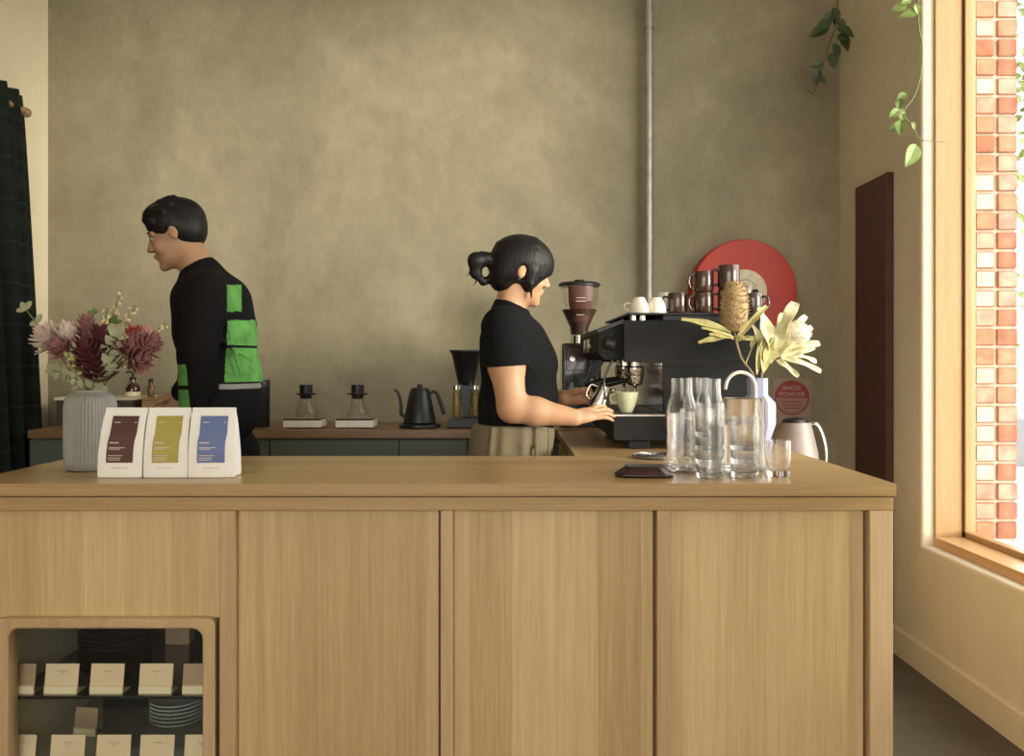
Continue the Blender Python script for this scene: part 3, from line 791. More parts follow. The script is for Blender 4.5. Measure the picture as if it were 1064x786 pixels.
obj('bottle_body', Lathe([(.015, 0), (.0165, .003), (.0165, .05), (.009, .062), (.009, .068), (0, .068)], 24), plain('brown_glass', (.20, .11, .05), .2), t, smooth=40)
obj('cap', Lathe([(.0105, .0685), (.0105, .084), (.008, .088), (0, .088)], 20), M['black'], t, smooth=40)

# grinder with big hopper on the back bench
gd = 4.27; gc = P(602, 400, gd); s = gd / F_PX
t = thing('espresso_grinder', 'black espresso grinder with large clear hopper of beans behind the woman', 'grinder', (gc.x, gd, BZ + .001))
def gz(py): return CAMZ - (py - CY) * s - BZ - .001
obj('grinder_body', Box((-19 * s, -.09, .02), (21 * s, .11, gz(357)), .012, 3), M['black_gloss'], t)
obj('grinder_foot', Box((-21 * s, -.11, 0), (21 * s, .12, .0195), .006), M['black'], t)
pn = obj('control_panel', Box((-15 * s, -.098, gz(385)), (17 * s, -.0905, gz(362)), .003), plain('dark_screen', (.03, .012, .01), .15, coat=.6), t)
for dx in (-9, 9): obj('dial', Lathe([(3 * s, 0), (2.6 * s, .012), (0, .012)], 20, axis=q, center=(dx * s, -.0985, gz(373))), M['chrome'], pn, smooth=40)
obj('throat', Lathe([(9 * s, gz(357) + .0005), (9 * s, gz(349)), (0, gz(349))], 28), M['chrome'], t, smooth=40)
hp = obj('hopper', Lathe([(9.5 * s, gz(348.5)), (10.5 * s, gz(340)), (19.5 * s, gz(314)), (20.5 * s, gz(298)), (19.9 * s, gz(298)), (18.9 * s, gz(314)), (9.9 * s, gz(340)), (8.8 * s, gz(348.2)), ], 40, close=True), GL_TH, t, smooth=40)
obj('coffee_beans', Lathe([(8.6 * s, gz(348)), (9.7 * s, gz(340)), (18.2 * s, gz(322)), (0, gz(321))], 36), M['coffee'], hp, smooth=40)
obj('hopper_lid', Lathe([(21.5 * s, gz(298) + .0005), (21.8 * s, gz(296)), (20 * s, gz(294)), (6 * s, gz(293.5)), (5 * s, gz(291)), (0, gz(291))], 40), M['black'], t, smooth=40)
bm = bmesh.new()
n_ = 14
for (za, zb_) in ((gz(299), gz(314)), (gz(314), gz(335))):
    def rad_at(z): 
        if z > gz(314): return 19.6 * s + (z - gz(314)) / (gz(298) - gz(314)) * 1.0 * s + .0012
        return 10.5 * s + (z - gz(340)) / (gz(314) - gz(340)) * 9.0 * s + .0018
    for (aa, bb_) in ((-128, -52),):
        pr = []
        for i in range(n_ + 1):
            an = R(aa + (bb_ - aa) * i / n_)
            pr.append([bm.verts.new((r_ * math.cos(an), r_ * math.sin(an), z)) for r_, z in ((rad_at(za), za), (rad_at(zb_ + 1e-6), zb_), (rad_at(zb_ + 1e-6) + .0006, zb_), (rad_at(za) + .0006, za))])
        for i in range(n_):
            for q_ in range(4): bm.faces.new((pr[i][q_], pr[i][(q_ + 1) % 4], pr[i + 1][(q_ + 1) % 4], pr[i + 1][q_]))
cardo = obj('brown_card', bm, plain('brown_card', (.10, .035, .028), .5, vary=.05), hp, smooth=40)
bm = bmesh.new()
for zz, w_ in ((gz(311), 9), (gz(314.5), 11), (gz(328), 8)):
    rr_ = rad_at(zz) + .002
    box(bm, (-w_ / 2 * s, -rr_ - .001, zz - .0012), (w_ / 2 * s, -rr_ + .002, zz + .0012))
obj('lettering', bm, M['print_white'], cardo)
obj('chute', Prism([(6 * s, gz(375)), (16 * s, gz(360)), (24 * s, gz(362)), (25 * s, gz(372)), (14 * s, gz(392)), (8 * s, gz(392))], -.14, -.0985, 'Y', .004), M['black'], t)
obj('portafilter_fork', Box((2 * s, -.17, gz(402)), (16 * s, -.0905, gz(399)), .002), M['chrome'], t)

# ------------------------------------------------------------------ espresso machine
MY = 3.08; MK = 1 / 308.44
def mx_(px): return (px - CX) * MK
def mz_(py): return CAMZ - (py - CY) * MK
MO = Vector((mx_(715), 3.44, CZT + .001))
t = thing('espresso_machine', 'charcoal two-group espresso machine standing side-on at the end of the counter', 'espresso machine', MO)
ML = .72
def mpart(name, poly, y0, y1, mat, bev=.003, par=None):
    return obj(name, Prism([(mx_(a) - MO.x, mz_(b) - MO.z) for a, b in poly], y0 - MO.y, y1 - MO.y, 'Y', bev), mat, par or t)
# side cheeks, hood and body
for y0 in (MY, MY + ML - .02):
    mpart('side_cheek', [(648, 333), (793, 333), (793, 453), (690, 453), (690, 376.5), (648, 376.5)], y0, y0 + .02, M['machine'])
mpart('side_seam', [(690.5, 375.5), (792, 375.5), (792, 376.3), (690.5, 376.3)], MY - .0006, MY + .001, M['black_gloss'], 0)
mpart('hood', [(622, 344), (646, 336.5), (790, 336.5), (790, 374), (628, 374), (621, 366)], MY + .0205, MY + ML - .0205, M['black_matt'])
mpart('top_visor', [(620, 342), (648, 331.5), (649, 335.5), (622, 346)], MY + .012, MY + ML - .012, M['black'], .001)
mpart('rear_body', [(694, 374.5), (791, 374.5), (791, 452), (694, 452)], MY + .0205, MY + ML - .0205, M['black_gloss'])
mpart('splash_plate', [(691, 375), (693.5, 375), (693.5, 430), (691, 430)], MY + .0205, MY + ML - .0205, M['chrome'], .0005)
mpart('drip_tray', [(637, 433.5), (691, 433.5), (691, 458), (639, 458), (637, 455)], MY - .004, MY + ML, M['machine'])
gr = mpart('drip_grate', [(637, 430.8), (691, 430.8), (691, 433), (637, 433)], MY - .004, MY + ML, M['steel'], .001)
for k in range(18):
    yy = MY + .02 + k * .038
    mpart('grate_slot', [(641, 430.3), (688, 430.3), (688, 430.6), (641, 430.6)], yy, yy + .014, M['black'], 0, gr)
mpart('base_tray', [(691.5, 453.5), (791, 453.5), (791, 459), (691.5, 459)], MY + .01, MY + ML - .01, M['black'])
for px in (664.5, 770):
    for yy in (MY + .004, MY + ML - .07):
        a, b_ = px - 11, px + 11
        obj('leg', Box((mx_(a) - MO.x, yy - MO.y, 0), (mx_(b_) - MO.x, yy + .06 - MO.y, mz_(458.6) - MO.z), .003), M['machine'], t)
for yy in (MY + .20, MY + .50):
    g = obj('group_head', Lathe([(.034, 0), (.036, .004), (.036, .03), (.03, .036), (.03, .075), (0, .075)], 28, center=(mx_(668) - MO.x, yy - MO.y, mz_(392) - MO.z)), M['chrome'], t, smooth=40)
    pf = obj('portafilter', Lathe([(.014, -.035), (.03, -.028), (.033, -.002), (.033, .0), (0, 0)], 28, center=(mx_(668) - MO.x, yy - MO.y, mz_(392) - MO.z)), M['chrome'], t, smooth=40)
    c0 = Vector((mx_(668) - MO.x, yy - MO.y, mz_(392) - MO.z - .014))
    obj('portafilter_handle', Tube([c0 + Vector((-.03, 0, 0)), c0 + Vector((-.05, 0, -.004)), c0 + Vector((-.09, -.0, -.012)), c0 + Vector((-.155, -.0, -.03))], [.008, .010, .013, .012], 12), M['black'], pf, smooth=True)
    obj('spout', Tube([c0 + Vector((0, .0, -.02)), c0 + Vector((0, 0, -.045)), c0 + Vector((-.012, 0, -.055))], .006, 8), M['chrome'], pf, smooth=True)
# knobs, gauges on the slanted front and steam wands
for yy, nm in ((MY + .03, 'steam_knob'), (MY + ML - .05, 'steam_knob')):
    c0 = Vector((mx_(634) - MO.x, yy - MO.y, mz_(357) - MO.z))
    obj(nm, Lathe([(.012, -.02), (.022, -.018), (.024, .01), (.02, .016), (0, .017)], 20, center=c0, axis=Quaternion((0, 1, 0), R(-75))), M['black'], t, smooth=40)
    w0 = Vector((mx_(640) - MO.x, yy - MO.y + .012, mz_(370) - MO.z))
    obj('steam_wand', Tube(cr([w0, w0 + Vector((-.015, 0, -.03)), w0 + Vector((-.035, 0, -.08)), w0 + Vector((-.03, 0, -.15))]), .004, 10), M['black_gloss'], t, smooth=True)
for yy in (MY + .27, MY + .42):
    c0 = Vector((mx_(620.5) - MO.x, yy - MO.y, mz_(358) - MO.z))
    obj('gauge', Lathe([(.026, 0), (.026, .008), (.02, .01), (0, .01)], 24, center=c0, axis=Quaternion((0, 1, 0), R(-90))), M['chrome'], t, smooth=40)
# raised cup shelf
CSZ = mz_(325.0)
obj('cup_shelf', Box((mx_(652) - MO.x, MY + .01 - MO.y, mz_(327.5) - MO.z), (mx_(792) - MO.x, MY + ML - .01 - MO.y, CSZ - MO.z), .002), M['black'], t)
obj('shelf_riser', Box((mx_(690) - MO.x, MY + .02 - MO.y, mz_(332.8) - MO.z), (mx_(790) - MO.x, MY + ML - .02 - MO.y, mz_(327.6) - MO.z), .001), M['black'], t)
for px in (659, 669):
    for yy in (MY + .03, MY + ML - .04):
        obj('shelf_post', Lathe([(.011, mz_(336) - MO.z), (.011, mz_(327.7) - MO.z)], 20, center=(mx_(px) - MO.x, yy - MO.y, 0)), M['chrome'], t, smooth=40)

# cups and mugs on top
def mug_proto(mat, r=.035, h=.073, label='', loc=(0, 0, 0), rz=0):
    t = thing('brown_mug', label, 'mug', loc, rz, 'brown mugs stacked on the espresso machine')
    obj('mug_body', Lathe([(r * .86, 0), (r * .93, .003), (r, .010), (r, h - .002), (r * .98, h), (r * .92, h - .002), (r * .90, .008), (0, .006)], 28), mat, t, smooth=40)
    obj('handle', Tube(cr([(-r * .96, 0, h * .82), (-r * 1.45, 0, h * .8), (-r * 1.6, 0, h * .5), (-r * 1.4, 0, h * .22), (-r * .96, 0, h * .2)]), .0042, 10), mat, t, smooth=True)
    return t
MD = 3.22
SH = MAT_SHELF = CSZ + .0008
mugs = [(704, 3.20, 0, 'brown mug nearest the white cups, bottom of its pile'), (704, 3.20, 1, 'brown mug nearest the white cups, top of its pile of two'),
        (731, 3.18, 0, 'brown mug second from the white cups, bottom of its pile'), (731, 3.18, 1, 'brown mug second from the white cups, top of its pile of two'),
        (757, 3.16, 0, 'brown mug behind the banksia bloom, bottom of the tallest pile'), (757, 3.16, 1, 'brown mug directly above the banksia bloom, topmost of the tallest pile'),
        (782, 3.2, 0, 'brown mug right of the banksia bloom, bottom of its pile'), (782, 3.2, 1, 'brown mug in front of the cream reel centre, top of its pile')]
m0 = None
for px, dd, lv, lab in mugs:
    x = (px - CX) * dd / F_PX
    hh = .0735 if px != 757 else .083
    if px == 704 and lv: loc = (x, dd + .11, SH)   # stands behind
    loc = (x, dd, SH + lv * (hh + .0005))
    if px in (704,) and lv: loc = (x + .012, dd + .12, SH + .0)
    if px == 782 and lv: loc = (x - .008, dd + .09, SH + .0)
    rz = {704: .1, 731: .25, 757: -.2, 782: 2.6}[px]
    if m0 is None: m0 = mug_proto(M['brown_mug'], label=lab, loc=loc, rz=rz)
    else: dup(m0, loc, rz, lab)
# taller flask on the banksia pile reads as lifted mugs: scale that pair
for o in list(C.objects):
    if o.name.startswith('brown_mug') and o.parent is None and 'tallest pile' in o.get('label', ''): o.scale = (1.08, 1.08, 1.13)
for o in list(C.objects):
    if o.name.startswith('brown_mug') and o.parent is None and 'top of its pile' in o.get('label', '') and o.location.z < SH + .01:
        o['label'] = 'brown mug behind the first pile next to the white cups' if 'nearest' in o['label'] else 'taller brown mug in front of the cream reel centre'
        if 'taller' in o['label']: o.scale = (1.0, 1.0, 1.45)
c0 = None
for px, dd, lab, rz in ((664, 3.15, 'white cup upside down at the group-head end of the machine top', R(170)), (682, 3.17, 'white cup upside down between its neighbour and the brown mugs', R(140)), (690, 3.30, 'cream cup standing behind the upturned white cups on the machine', 0)):
    x = (px - CX) * dd / F_PX
    if c0 is None:
        c0 = t = thing('white_cup', lab, 'cup', (x, dd, SH), rz, 'white cups on the espresso machine')
        h = .055
        obj('cup_bowl', Lathe([(.034, 0), (.0345, .003), (.031, .03), (.020, h - .004), (.019, h), (.0, h - .001), ], 28), M['white_cer'], t, smooth=50)
        obj('handle', Tube(cr([(.032, 0, .012), (.048, 0, .014), (.048, 0, .032), (.028, 0, .036)]), .0035, 8), M['white_cer'], t, smooth=True)
    else:
        o = dup(c0, (x, dd, SH), rz, lab)
        if px == 690: o.scale = (1, 1, 1.5)

# cup being filled
cp = P(651.5, 431, 3.13)
t = thing('coffee_cup', 'pale green cup on the drip tray being filled by the woman', 'cup', (cp.x, 3.14, mz_(430.2) + .0015))
obj('cup_bowl', Lathe([(.018, 0), (.020, .002), (.022, .006), (.032, .028), (.0395, .058), (.041, .070), (.0395, .0705), (.038, .058), (.030, .028), (.016, .008), (0, .007)], 32), M['green_cer'], t, smooth=50)
obj('coffee', Lathe([(.0345, .050), (.0348, .0505), (0, .0508)], 28), M['coffee_liq'], t)
obj('handle', Tube(cr([(-.039, 0, .062), (-.055, 0, .058), (-.053, 0, .038), (-.033, 0, .030)]), .004, 10), M['green_cer'], t, smooth=True)

# ------------------------------------------------------------------ bags, vase, glassware on the counter
def coffee_bag(px0, px1, d, label, colm, rz, lean):
    w = (px1 - px0) * d / F_PX; x = ((px0 + px1) / 2 - CX) * d / F_PX
    t = thing('coffee_bag', label, 'coffee bag', (x, d + .035, CZT + .001), rz, 'white coffee bags in a row on the counter')
    h = .176; dep = .036
    bm = bmesh.new()
    lv = [(0, 1, 1.0), (.012, 1.01, 1.02), (.06, 1.005, .98), (.11, .985, .72), (.15, .97, .36), (.163, .965, .12), (h, .965, .07)]
    rings = []
    for z, sw, sd in lv:
        W, D = w / 2 * sw, dep * sd
        notch = .25 * W if z < .14 else .12 * W
        pts = [(-W, -D), (-W * .5, -D - .002 * sd), (0, -D - .0025 * sd), (W * .5, -D - .002 * sd), (W, -D), (W - notch * .3, 0), (W, D), (0, D + .002), (-W, D), (-W + notch * .3, 0)]
        rings.append([bm.verts.new((a + lean * z, b_, z)) for a, b_ in pts])
    for A, B_ in zip(rings, rings[1:]):
        for i in range(len(A)):
            j = (i + 1) % len(A); bm.faces.new((A[i], A[j], B_[j], B_[i]))
    bm.faces.new(list(reversed(rings[0]))); bm.faces.new(rings[-1])
    o = obj('paper_bag', bm, M['paper'], t)
    bv = o.modifiers.new('b', 'BEVEL'); bv.width = .0015; bv.segments = 2
    def front(z):
        for (z0, s0, d0), (z1, s1, d1) in zip(lv, lv[1:]):
            if z0 <= z <= z1:
                u = (z - z0) / (z1 - z0); return -(dep * (d0 + (d1 - d0) * u)) - .0025 * (d0 + (d1 - d0) * u)
        return -.002
    bm = bmesh.new()
    lw = w * .30; zs = [.038, .05, .06, .075, .09, .11, .13, .15, .155]
    rows = []
    for z in zs:
        y = front(z) - .0012
        rows.append([bm.verts.new((a * lw + lean * z + (.004 if z > .1 else 0), y + o_, z)) for o_ in (0, .0008) for a in (-1.0, 1.0)])
    for A, B_ in zip(rows, rows[1:]):
        bm.faces.new((A[0], A[1], B_[1], B_[0])); bm.faces.new((A[2], A[3], B_[3], B_[2])); bm.faces.new((A[1], A[3], B_[3], B_[1])); bm.faces.new((A[0], A[2], B_[2], B_[0]))
    bm.faces.new((rows[0][0], rows[0][1], rows[0][3], rows[0][2])); bm.faces.new((rows[-1][0], rows[-1][1], rows[-1][3], rows[-1][2]))
    lb = obj('colour_label', bm, colm, t)
    bm = bmesh.new()
    for z, a, b_, hh in ((.139, -.8, -.35, .0011), (.139, .72, .9, .0009), (.088, -.85, -.15, .0014), (.076, -.85, .35, .0009), (.072, -.85, .0, .0009), (.056, -.85, .25, .0008), (.050, -.85, .1, .0008), (.045, -.85, .05, .0008)):
        y = front(z) - .0015
        off = lean * z + (.004 if z > .1 else 0)
        slope = (front(z + .002) - front(z - .002)) / .004
        box(bm, (a * lw + off, y - .0004, z - hh), (b_ * lw + off, y + .0006, z + hh))
    obj('lettering', bm, M['print_white'], lb)
    bm = bmesh.new()
    y = front(.024) - .0003
    box(bm, (-.6 * lw + lean * .024, y - .0004, .0235), (.6 * lw + lean * .024, y + .0004, .0246))
    obj('lettering', bm, M['print_grey'], t)
    obj('top_seam', Box((-w / 2 * .9 + lean * h, -.0042, h - .022), (w / 2 * .9 + lean * h, -.0034, h - .0205)), M['paper'], t)
coffee_bag(101.5, 148.2, 2.318, 'white coffee bag with a dark brown label beside the grey vase', M['label_brown'], R(-2), .02)
coffee_bag(149, 194.5, 2.318, 'white coffee bag with an olive yellow label in the middle of the row', M['label_olive'], R(1), 0.0)
coffee_bag(195.3, 242.5, 2.318, 'white coffee bag with a blue label at the open end of the row', M['label_blue'], R(3), -.01)

vd = 2.49
vx = (94 - CX) * vd / F_PX
t = thing('ribbed_vase', 'grey vertically ribbed vase holding the mixed bouquet on the counter', 'vase', (vx, vd, CZT + .001))
VR = 25.6 * vd / F_PX
vh = .217
pr = [(0, .004), (VR * .80, 0), (VR * .90, .004), (VR * .97, .02), (VR, .06), (VR, .155), (VR * .985, .178), (VR * .93, .195), (VR * .80, .206), (VR * .66, .210), (VR * .63, .213), (VR * .64, vh), (VR * .60, vh), (VR * .58, .205), (VR * .85, .18), (VR * .90, .05), (0, .02)]
bm = bmesh.new()
seg = 192
rings = []
for i, (r_, z) in enumerate(pr):
    if r_ < 1e-6: rings.append([bm.verts.new((0, 0, z))]); continue
    fl = .022 if (3 <= i <= 8) else (.012 if i in (2, 9) else 0)
    rings.append([bm.verts.new((r_ * (1 + fl * (abs(math.cos(a * 24)) * 2 - 1.2)) * math.cos(a), r_ * (1 + fl * (abs(math.cos(a * 24)) * 2 - 1.2)) * math.sin(a), z)) for a in [2 * math.pi * k / seg for k in range(seg)]])
for A, B_ in zip(rings, rings[1:]):
    for i in range(seg):
        j = (i + 1) % seg
        if len(A) == 1: bm.faces.new((A[0], B_[j], B_[i]))
        elif len(B_) == 1: bm.faces.new((A[i], A[j], B_[0]))
        else: bm.faces.new((A[i], A[j], B_[j], B_[i]))
obj('vase_body', bm, M['grey_cer'], t, smooth=60)
VTOP = Vector((vx, vd, CZT + vh))

# right vase
wd = 2.93
wx = (787 - CX) * wd / F_PX
t = thing('angular_vase', 'pale lavender angular vase behind the glass jug on the counter', 'vase', (wx, wd, CZT + .001))
s = wd / F_PX
zz = lambda py: CAMZ - (py - CY) * s - CZT - .001
obj('vase_body', Lathe([(0, .003), (8 * s, 0), (9 * s, .003), (19 * s, zz(442)), (19.3 * s, zz(440)), (19.3 * s, zz(421)), (18.8 * s, zz(418.5)), (11.5 * s, zz(411)), (11 * s, zz(409.5)), (11 * s, zz(393)), (10 * s, zz(393)), (9.8 * s, zz(410)), (17.5 * s, zz(421)), (17.5 * s, zz(438)), (6 * s, .012), (0, .01)], 10), M['lav_cer'], t, smooth=25)
WTOP = Vector((wx, wd, CZT + zz(393)))

def glass_lathe(name, lab, cat, px, d, prof, extra=None, group=None, seg=40, part='glass_body'):
    x = (px - CX) * d / F_PX
    t = thing(name, lab, cat, (x, d, CZT + .001), 0, group)
    obj(part, Lathe(prof, seg, close=False), GL, t, smooth=40)
    return t
def carafe_prof():
    r = .0405; n = .0290; h = .249; th_ = .0022
    return [(0, 0), (r - .004, 0), (r, .004), (r, .164), (r - .002, .174), (n + .001, .204), (n, .210), (n, h), (n - th_, h), (n - th_, .210), (r - .0045, .173), (r - th_, .163), (r - th_, .012), (r - .008, .008), (0, .008)]
cg = 'clear glass water carafes on the counter'
g1 = glass_lathe('water_carafe', 'clear glass carafe nearest the espresso machine, half full of water', 'carafe', 708.5, 2.475, carafe_prof(), group=cg)
g2 = glass_lathe('water_carafe', 'clear glass carafe standing furthest back of the three', 'carafe', 724.5, 2.57, carafe_prof(), group=cg)
g3 = glass_lathe('water_carafe', 'clear glass carafe directly behind the pile of tumblers', 'carafe', 737.5, 2.425, carafe_prof(), group=cg)
for g, hgt in ((g1, .158), (g2, .15), (g3, .17)):
    obj('water', Lathe([(0, .0085), (.030, .0085), (.0378, .0125), (.0378, hgt), (0, hgt)], 36), WATER, g, smooth=40)
def tumbler_prof(r=.036, h=.085):
    return [(0, 0), (r * .90, 0), (r * .93, .003), (r, h * .5), (r * 1.02, h), (r * .965, h), (r * .94, h * .5), (r * .87, .016), (r * .80, .013), (0, .013)]
tg = 'tumblers in the pile before the carafes'
tumb = None
def put_tumbler(px, d, z, lab, group, sc=1):
    global tumb
    x = (px - CX) * d / F_PX
    if tumb is None:
        tumb = thing('glass_tumbler', lab, 'glass', (x, d, z), 0, group)
        obj('tumbler_body', Lathe(tumbler_prof(), 36), GL, tumb, smooth=40); o = tumb
    else:
        o = dup(tumb, (x, d, z), 0, lab)
    o['group'] = group; return o
zb0 = CZT + .001
for k, lab in enumerate(('clear tumbler at the bottom of the tall pile of four', 'clear tumbler second up in the tall pile of four', 'clear tumbler third up in the tall pile of four', 'clear tumbler on top of the tall pile of four')):
    put_tumbler(737.5, 2.325, zb0 + k * .0345 + .0, lab, tg)
for k, lab in enumerate(('clear tumbler at the bottom of the pile in front of the jug', 'clear tumbler in the middle of the pile in front of the jug', 'clear tumbler on top of the pile in front of the jug')):
    put_tumbler(774, 2.335, zb0 + k * .0345, lab, 'tumblers in the pile before the jug')
o = put_tumbler(809, 2.35, zb0, 'lone clear tumbler at the right end of the glassware', 'single tumbler')
o.scale = (.84, .84, 1.08); 
del o['group']
# glass jug
t = thing('glass_jug', 'wide clear glass jug of water between the carafes and the vase', 'jug', ((773 - CX) * 2.455 / F_PX, 2.455, CZT + .001))
r_ = .0555; h = .196
obj('jug_body', Lathe([(0, 0), (r_ - .004, 0), (r_, .004), (r_, h - .003), (r_ - .001, h), (r_ - .003, h - .003), (r_ - .0026, .014), (r_ - .008, .01), (0, .01)], 48), GL, t, smooth=40)
obj('water', Lathe([(0, .0105), (r_ - .009, .0105), (r_ - .0031, .0145), (r_ - .0031, .125), (0, .125)], 40), WATER, t, smooth=40)
# white gooseneck tap
td = 2.66
tb = P(785, 470, td)
t = thing('gooseneck_tap', 'white curved gooseneck water tap rising behind the glassware', 'tap', (tb.x, td, CZT + .001))
s = td / F_PX
def tz(py): return CAMZ - (py - CY) * s - CZT - .001
obj('tap_base', Lathe([(.018, 0), (.018, .006), (.009, .012), (.009, .03), (0, .03)], 24), M['tap_white'], t, smooth=40)
obj('tap_neck', Tube([(0, 0, .03), (0, 0, tz(425)), (0, 0, tz(405))] + [(-15.5 * s + 15.5 * s * math.cos(R(a)), 0, tz(403) + 16 * s * math.sin(R(a))) for a in range(10, 171, 10)] + [(-31.5 * s, 0, tz(405))], .0052, 12), M['tap_white'], t, smooth=True)
obj('tap_lever', Tube([(0, 0, .02), (.0, -.02, .024), (.0, -.035, .03)], .003, 8), M['black'], t, smooth=True)

# dark leather pouch and silver trivet
pc = P(671, 497, 2.315)
t = thing('leather_pouch', 'dark maroon leather pouch lying flat in front of the carafes', 'pouch', (pc.x, 2.345, CZT + .001), R(-3))
W_, D_ = .077, .042
bm = bmesh.new()
lv = [(0, .96, .92), (.006, 1.0, 1.0), (.012, .90, .86), (.022, .72, .72), (.026, .66, .62)]
rings = []
for z, sx, sy in lv:
    pts = [(-W_ * sx, 0), (-W_ * sx * .74, -D_ * sy), (W_ * sx * .70, -D_ * sy * .95), (W_ * sx, -D_ * sy * .2), (W_ * sx * .8, D_ * sy), (-W_ * sx * .72, D_ * sy)]
    rings.append([bm.verts.new((a, b_, z + (0.002 * math.sin(a * 60) if z > 0 else 0))) for a, b_ in pts])
for A, B_ in zip(rings, rings[1:]):
    for i in range(6): bm.faces.new((A[i], A[(i + 1) % 6], B_[(i + 1) % 6], B_[i]))
bm.faces.new(list(reversed(rings[0]))); bm.faces.new(rings[-1])
o = obj('pouch_body', bm, M['leather'], t, smooth=30); bv = o.modifiers.new('b', 'BEVEL'); bv.width = .003; bv.segments = 2
obj('flap', Prism([(-.044, -.022), (.046, -.021), (.056, .0), (.05, .022), (-.046, .022), (-.05, 0)], .0262, .029, 'Z', .001), M['leather_top'], t)
obj('strap_edge', Prism([(-.03, -.036), (.05, -.0345), (.05, -.0325), (-.03, -.034)], .008, .013, 'Z', .0008), plain('red_leather', (.16, .04, .035), .4), t)
tc_ = P(678, 475.5, 2.84)
t = thing('silver_trivet', 'round silver openwork trivet lying behind the leather pouch', 'trivet', (tc_.x, 2.80, CZT + .001))
bm = bmesh.new()
for r1 in (.066, .045, .024): lathe(bm, [(r1, .0025), (r1 + .003, .0024), (r1 + .004, .010), (r1 + .001, .011)], 48, close=True)
for k in range(12):
    a = 2 * math.pi * k / 12
    tube(bm, [(.0, 0, .003), (.03 * math.cos(a), .03 * math.sin(a), .003), (.068 * math.cos(a + .3), .068 * math.sin(a + .3), .003)], .0028, 6)
obj('openwork_ring', bm, plain('pewter', (.20, .19, .18), .35, metal=.6), t, smooth=40)
obj('dark_base', Lathe([(0, .0002), (.060, .0002), (.064, .0022), (0, .0022)], 48), M['black_gloss'], t)

# steel jug on a stool beyond the counter end
jd = 3.75
jb = P(826, 492, jd); s = jd / F_PX
t = thing('low_stool', 'dark stool hidden beyond the counter end under the steel bucket', 'stool', (jb.x, jd, 0))
SZ = jb.z
obj('seat', Box((-.14, -.14, SZ - .03), (.14, .14, SZ - .001), .006), M['bench_wood'], t)
for a in (-.115, .115):
    for b_ in (-.115, .115): obj('leg', Box((a - .014, b_ - .014, 0), (a + .014, b_ + .014, SZ - .0305), .003), M['bench_wood'], t)
t = thing('steel_bucket', 'pale steel pail with a long strap handle beyond the counter end', 'pail', (jb.x, jd, SZ))
def jz(py): return CAMZ - (py - CY) * s - SZ
obj('pail_body', Lathe([(0, .0), (24 * s, 0), (25 * s, .004), (23 * s, jz(470)), (18 * s, jz(448)), (16 * s, jz(441)), (15.5 * s, jz(439)), (14.5 * s, jz(441)), (20 * s, jz(470)), (21 * s, .02), (0, .02)], 40), plain('pale_satin_steel', (.27, .22, .20), .5, metal=.2, vary=.05), t, smooth=40)
obj('pail_lid', Lathe([(0, jz(440.5)), (14.0 * s, jz(440.5)), (12 * s, jz(436)), (4 * s, jz(434)), (0, jz(434))], 30), M['black'], t, smooth=40)  # black cap standing in for the shaded opening of the pail
obj('strap_handle', Tube(cr([(13 * s, -.01, jz(440)), (22 * s, -.02, jz(441)), (29 * s, -.02, jz(456)), (31.5 * s, -.02, jz(474)), (30 * s, -.01, jz(488)), (24.5 * s, 0, jz(489))]), .011, 12, flat=.35), M['steel'], t, smooth=True)

# ------------------------------------------------------------------ flowers
random.seed(11)
def head_petals(bm, c, axis, n, length, width, spread0, spread1, rings=3, curl=.4, mi=0, shape='leaf', rad=.006):
    axis = Vector(axis).normalized(); qz = Vector((0, 0, 1)).rotation_difference(axis)
    for r_i in range(rings):
        sp = spread0 + (spread1 - spread0) * r_i / max(1, rings - 1)
        m = n
        for k in range(m):
            a = 2 * math.pi * (k + .5 * (r_i % 2)) / m + random.uniform(-.12, .12)
            s_ = R(sp) + random.uniform(-.1, .1)
            d_ = Vector((math.sin(s_) * math.cos(a), math.sin(s_) * math.sin(a), math.cos(s_)))
            b_ = Vector((math.cos(a) * rad, math.sin(a) * rad, -.004 * r_i))
            leaf(bm, Vector(c) + qz @ b_, qz @ d_, length * random.uniform(.85, 1.1), width, up=qz @ Vector((0, 0, 1)), curl=-curl, n=4, mi=mi, shape=shape, fold=.35)
def stem_path(base, top, bow=.02):
    base = Vector(base); top = Vector(top); m = (base + top) / 2 + Vector((0, 0, -bow)) + Vector((base.x - top.x, base.y - top.y, 0)) * .15
    return cr([base, m, top], 5)
LFL = 'mixed bouquet in the grey ribbed vase'
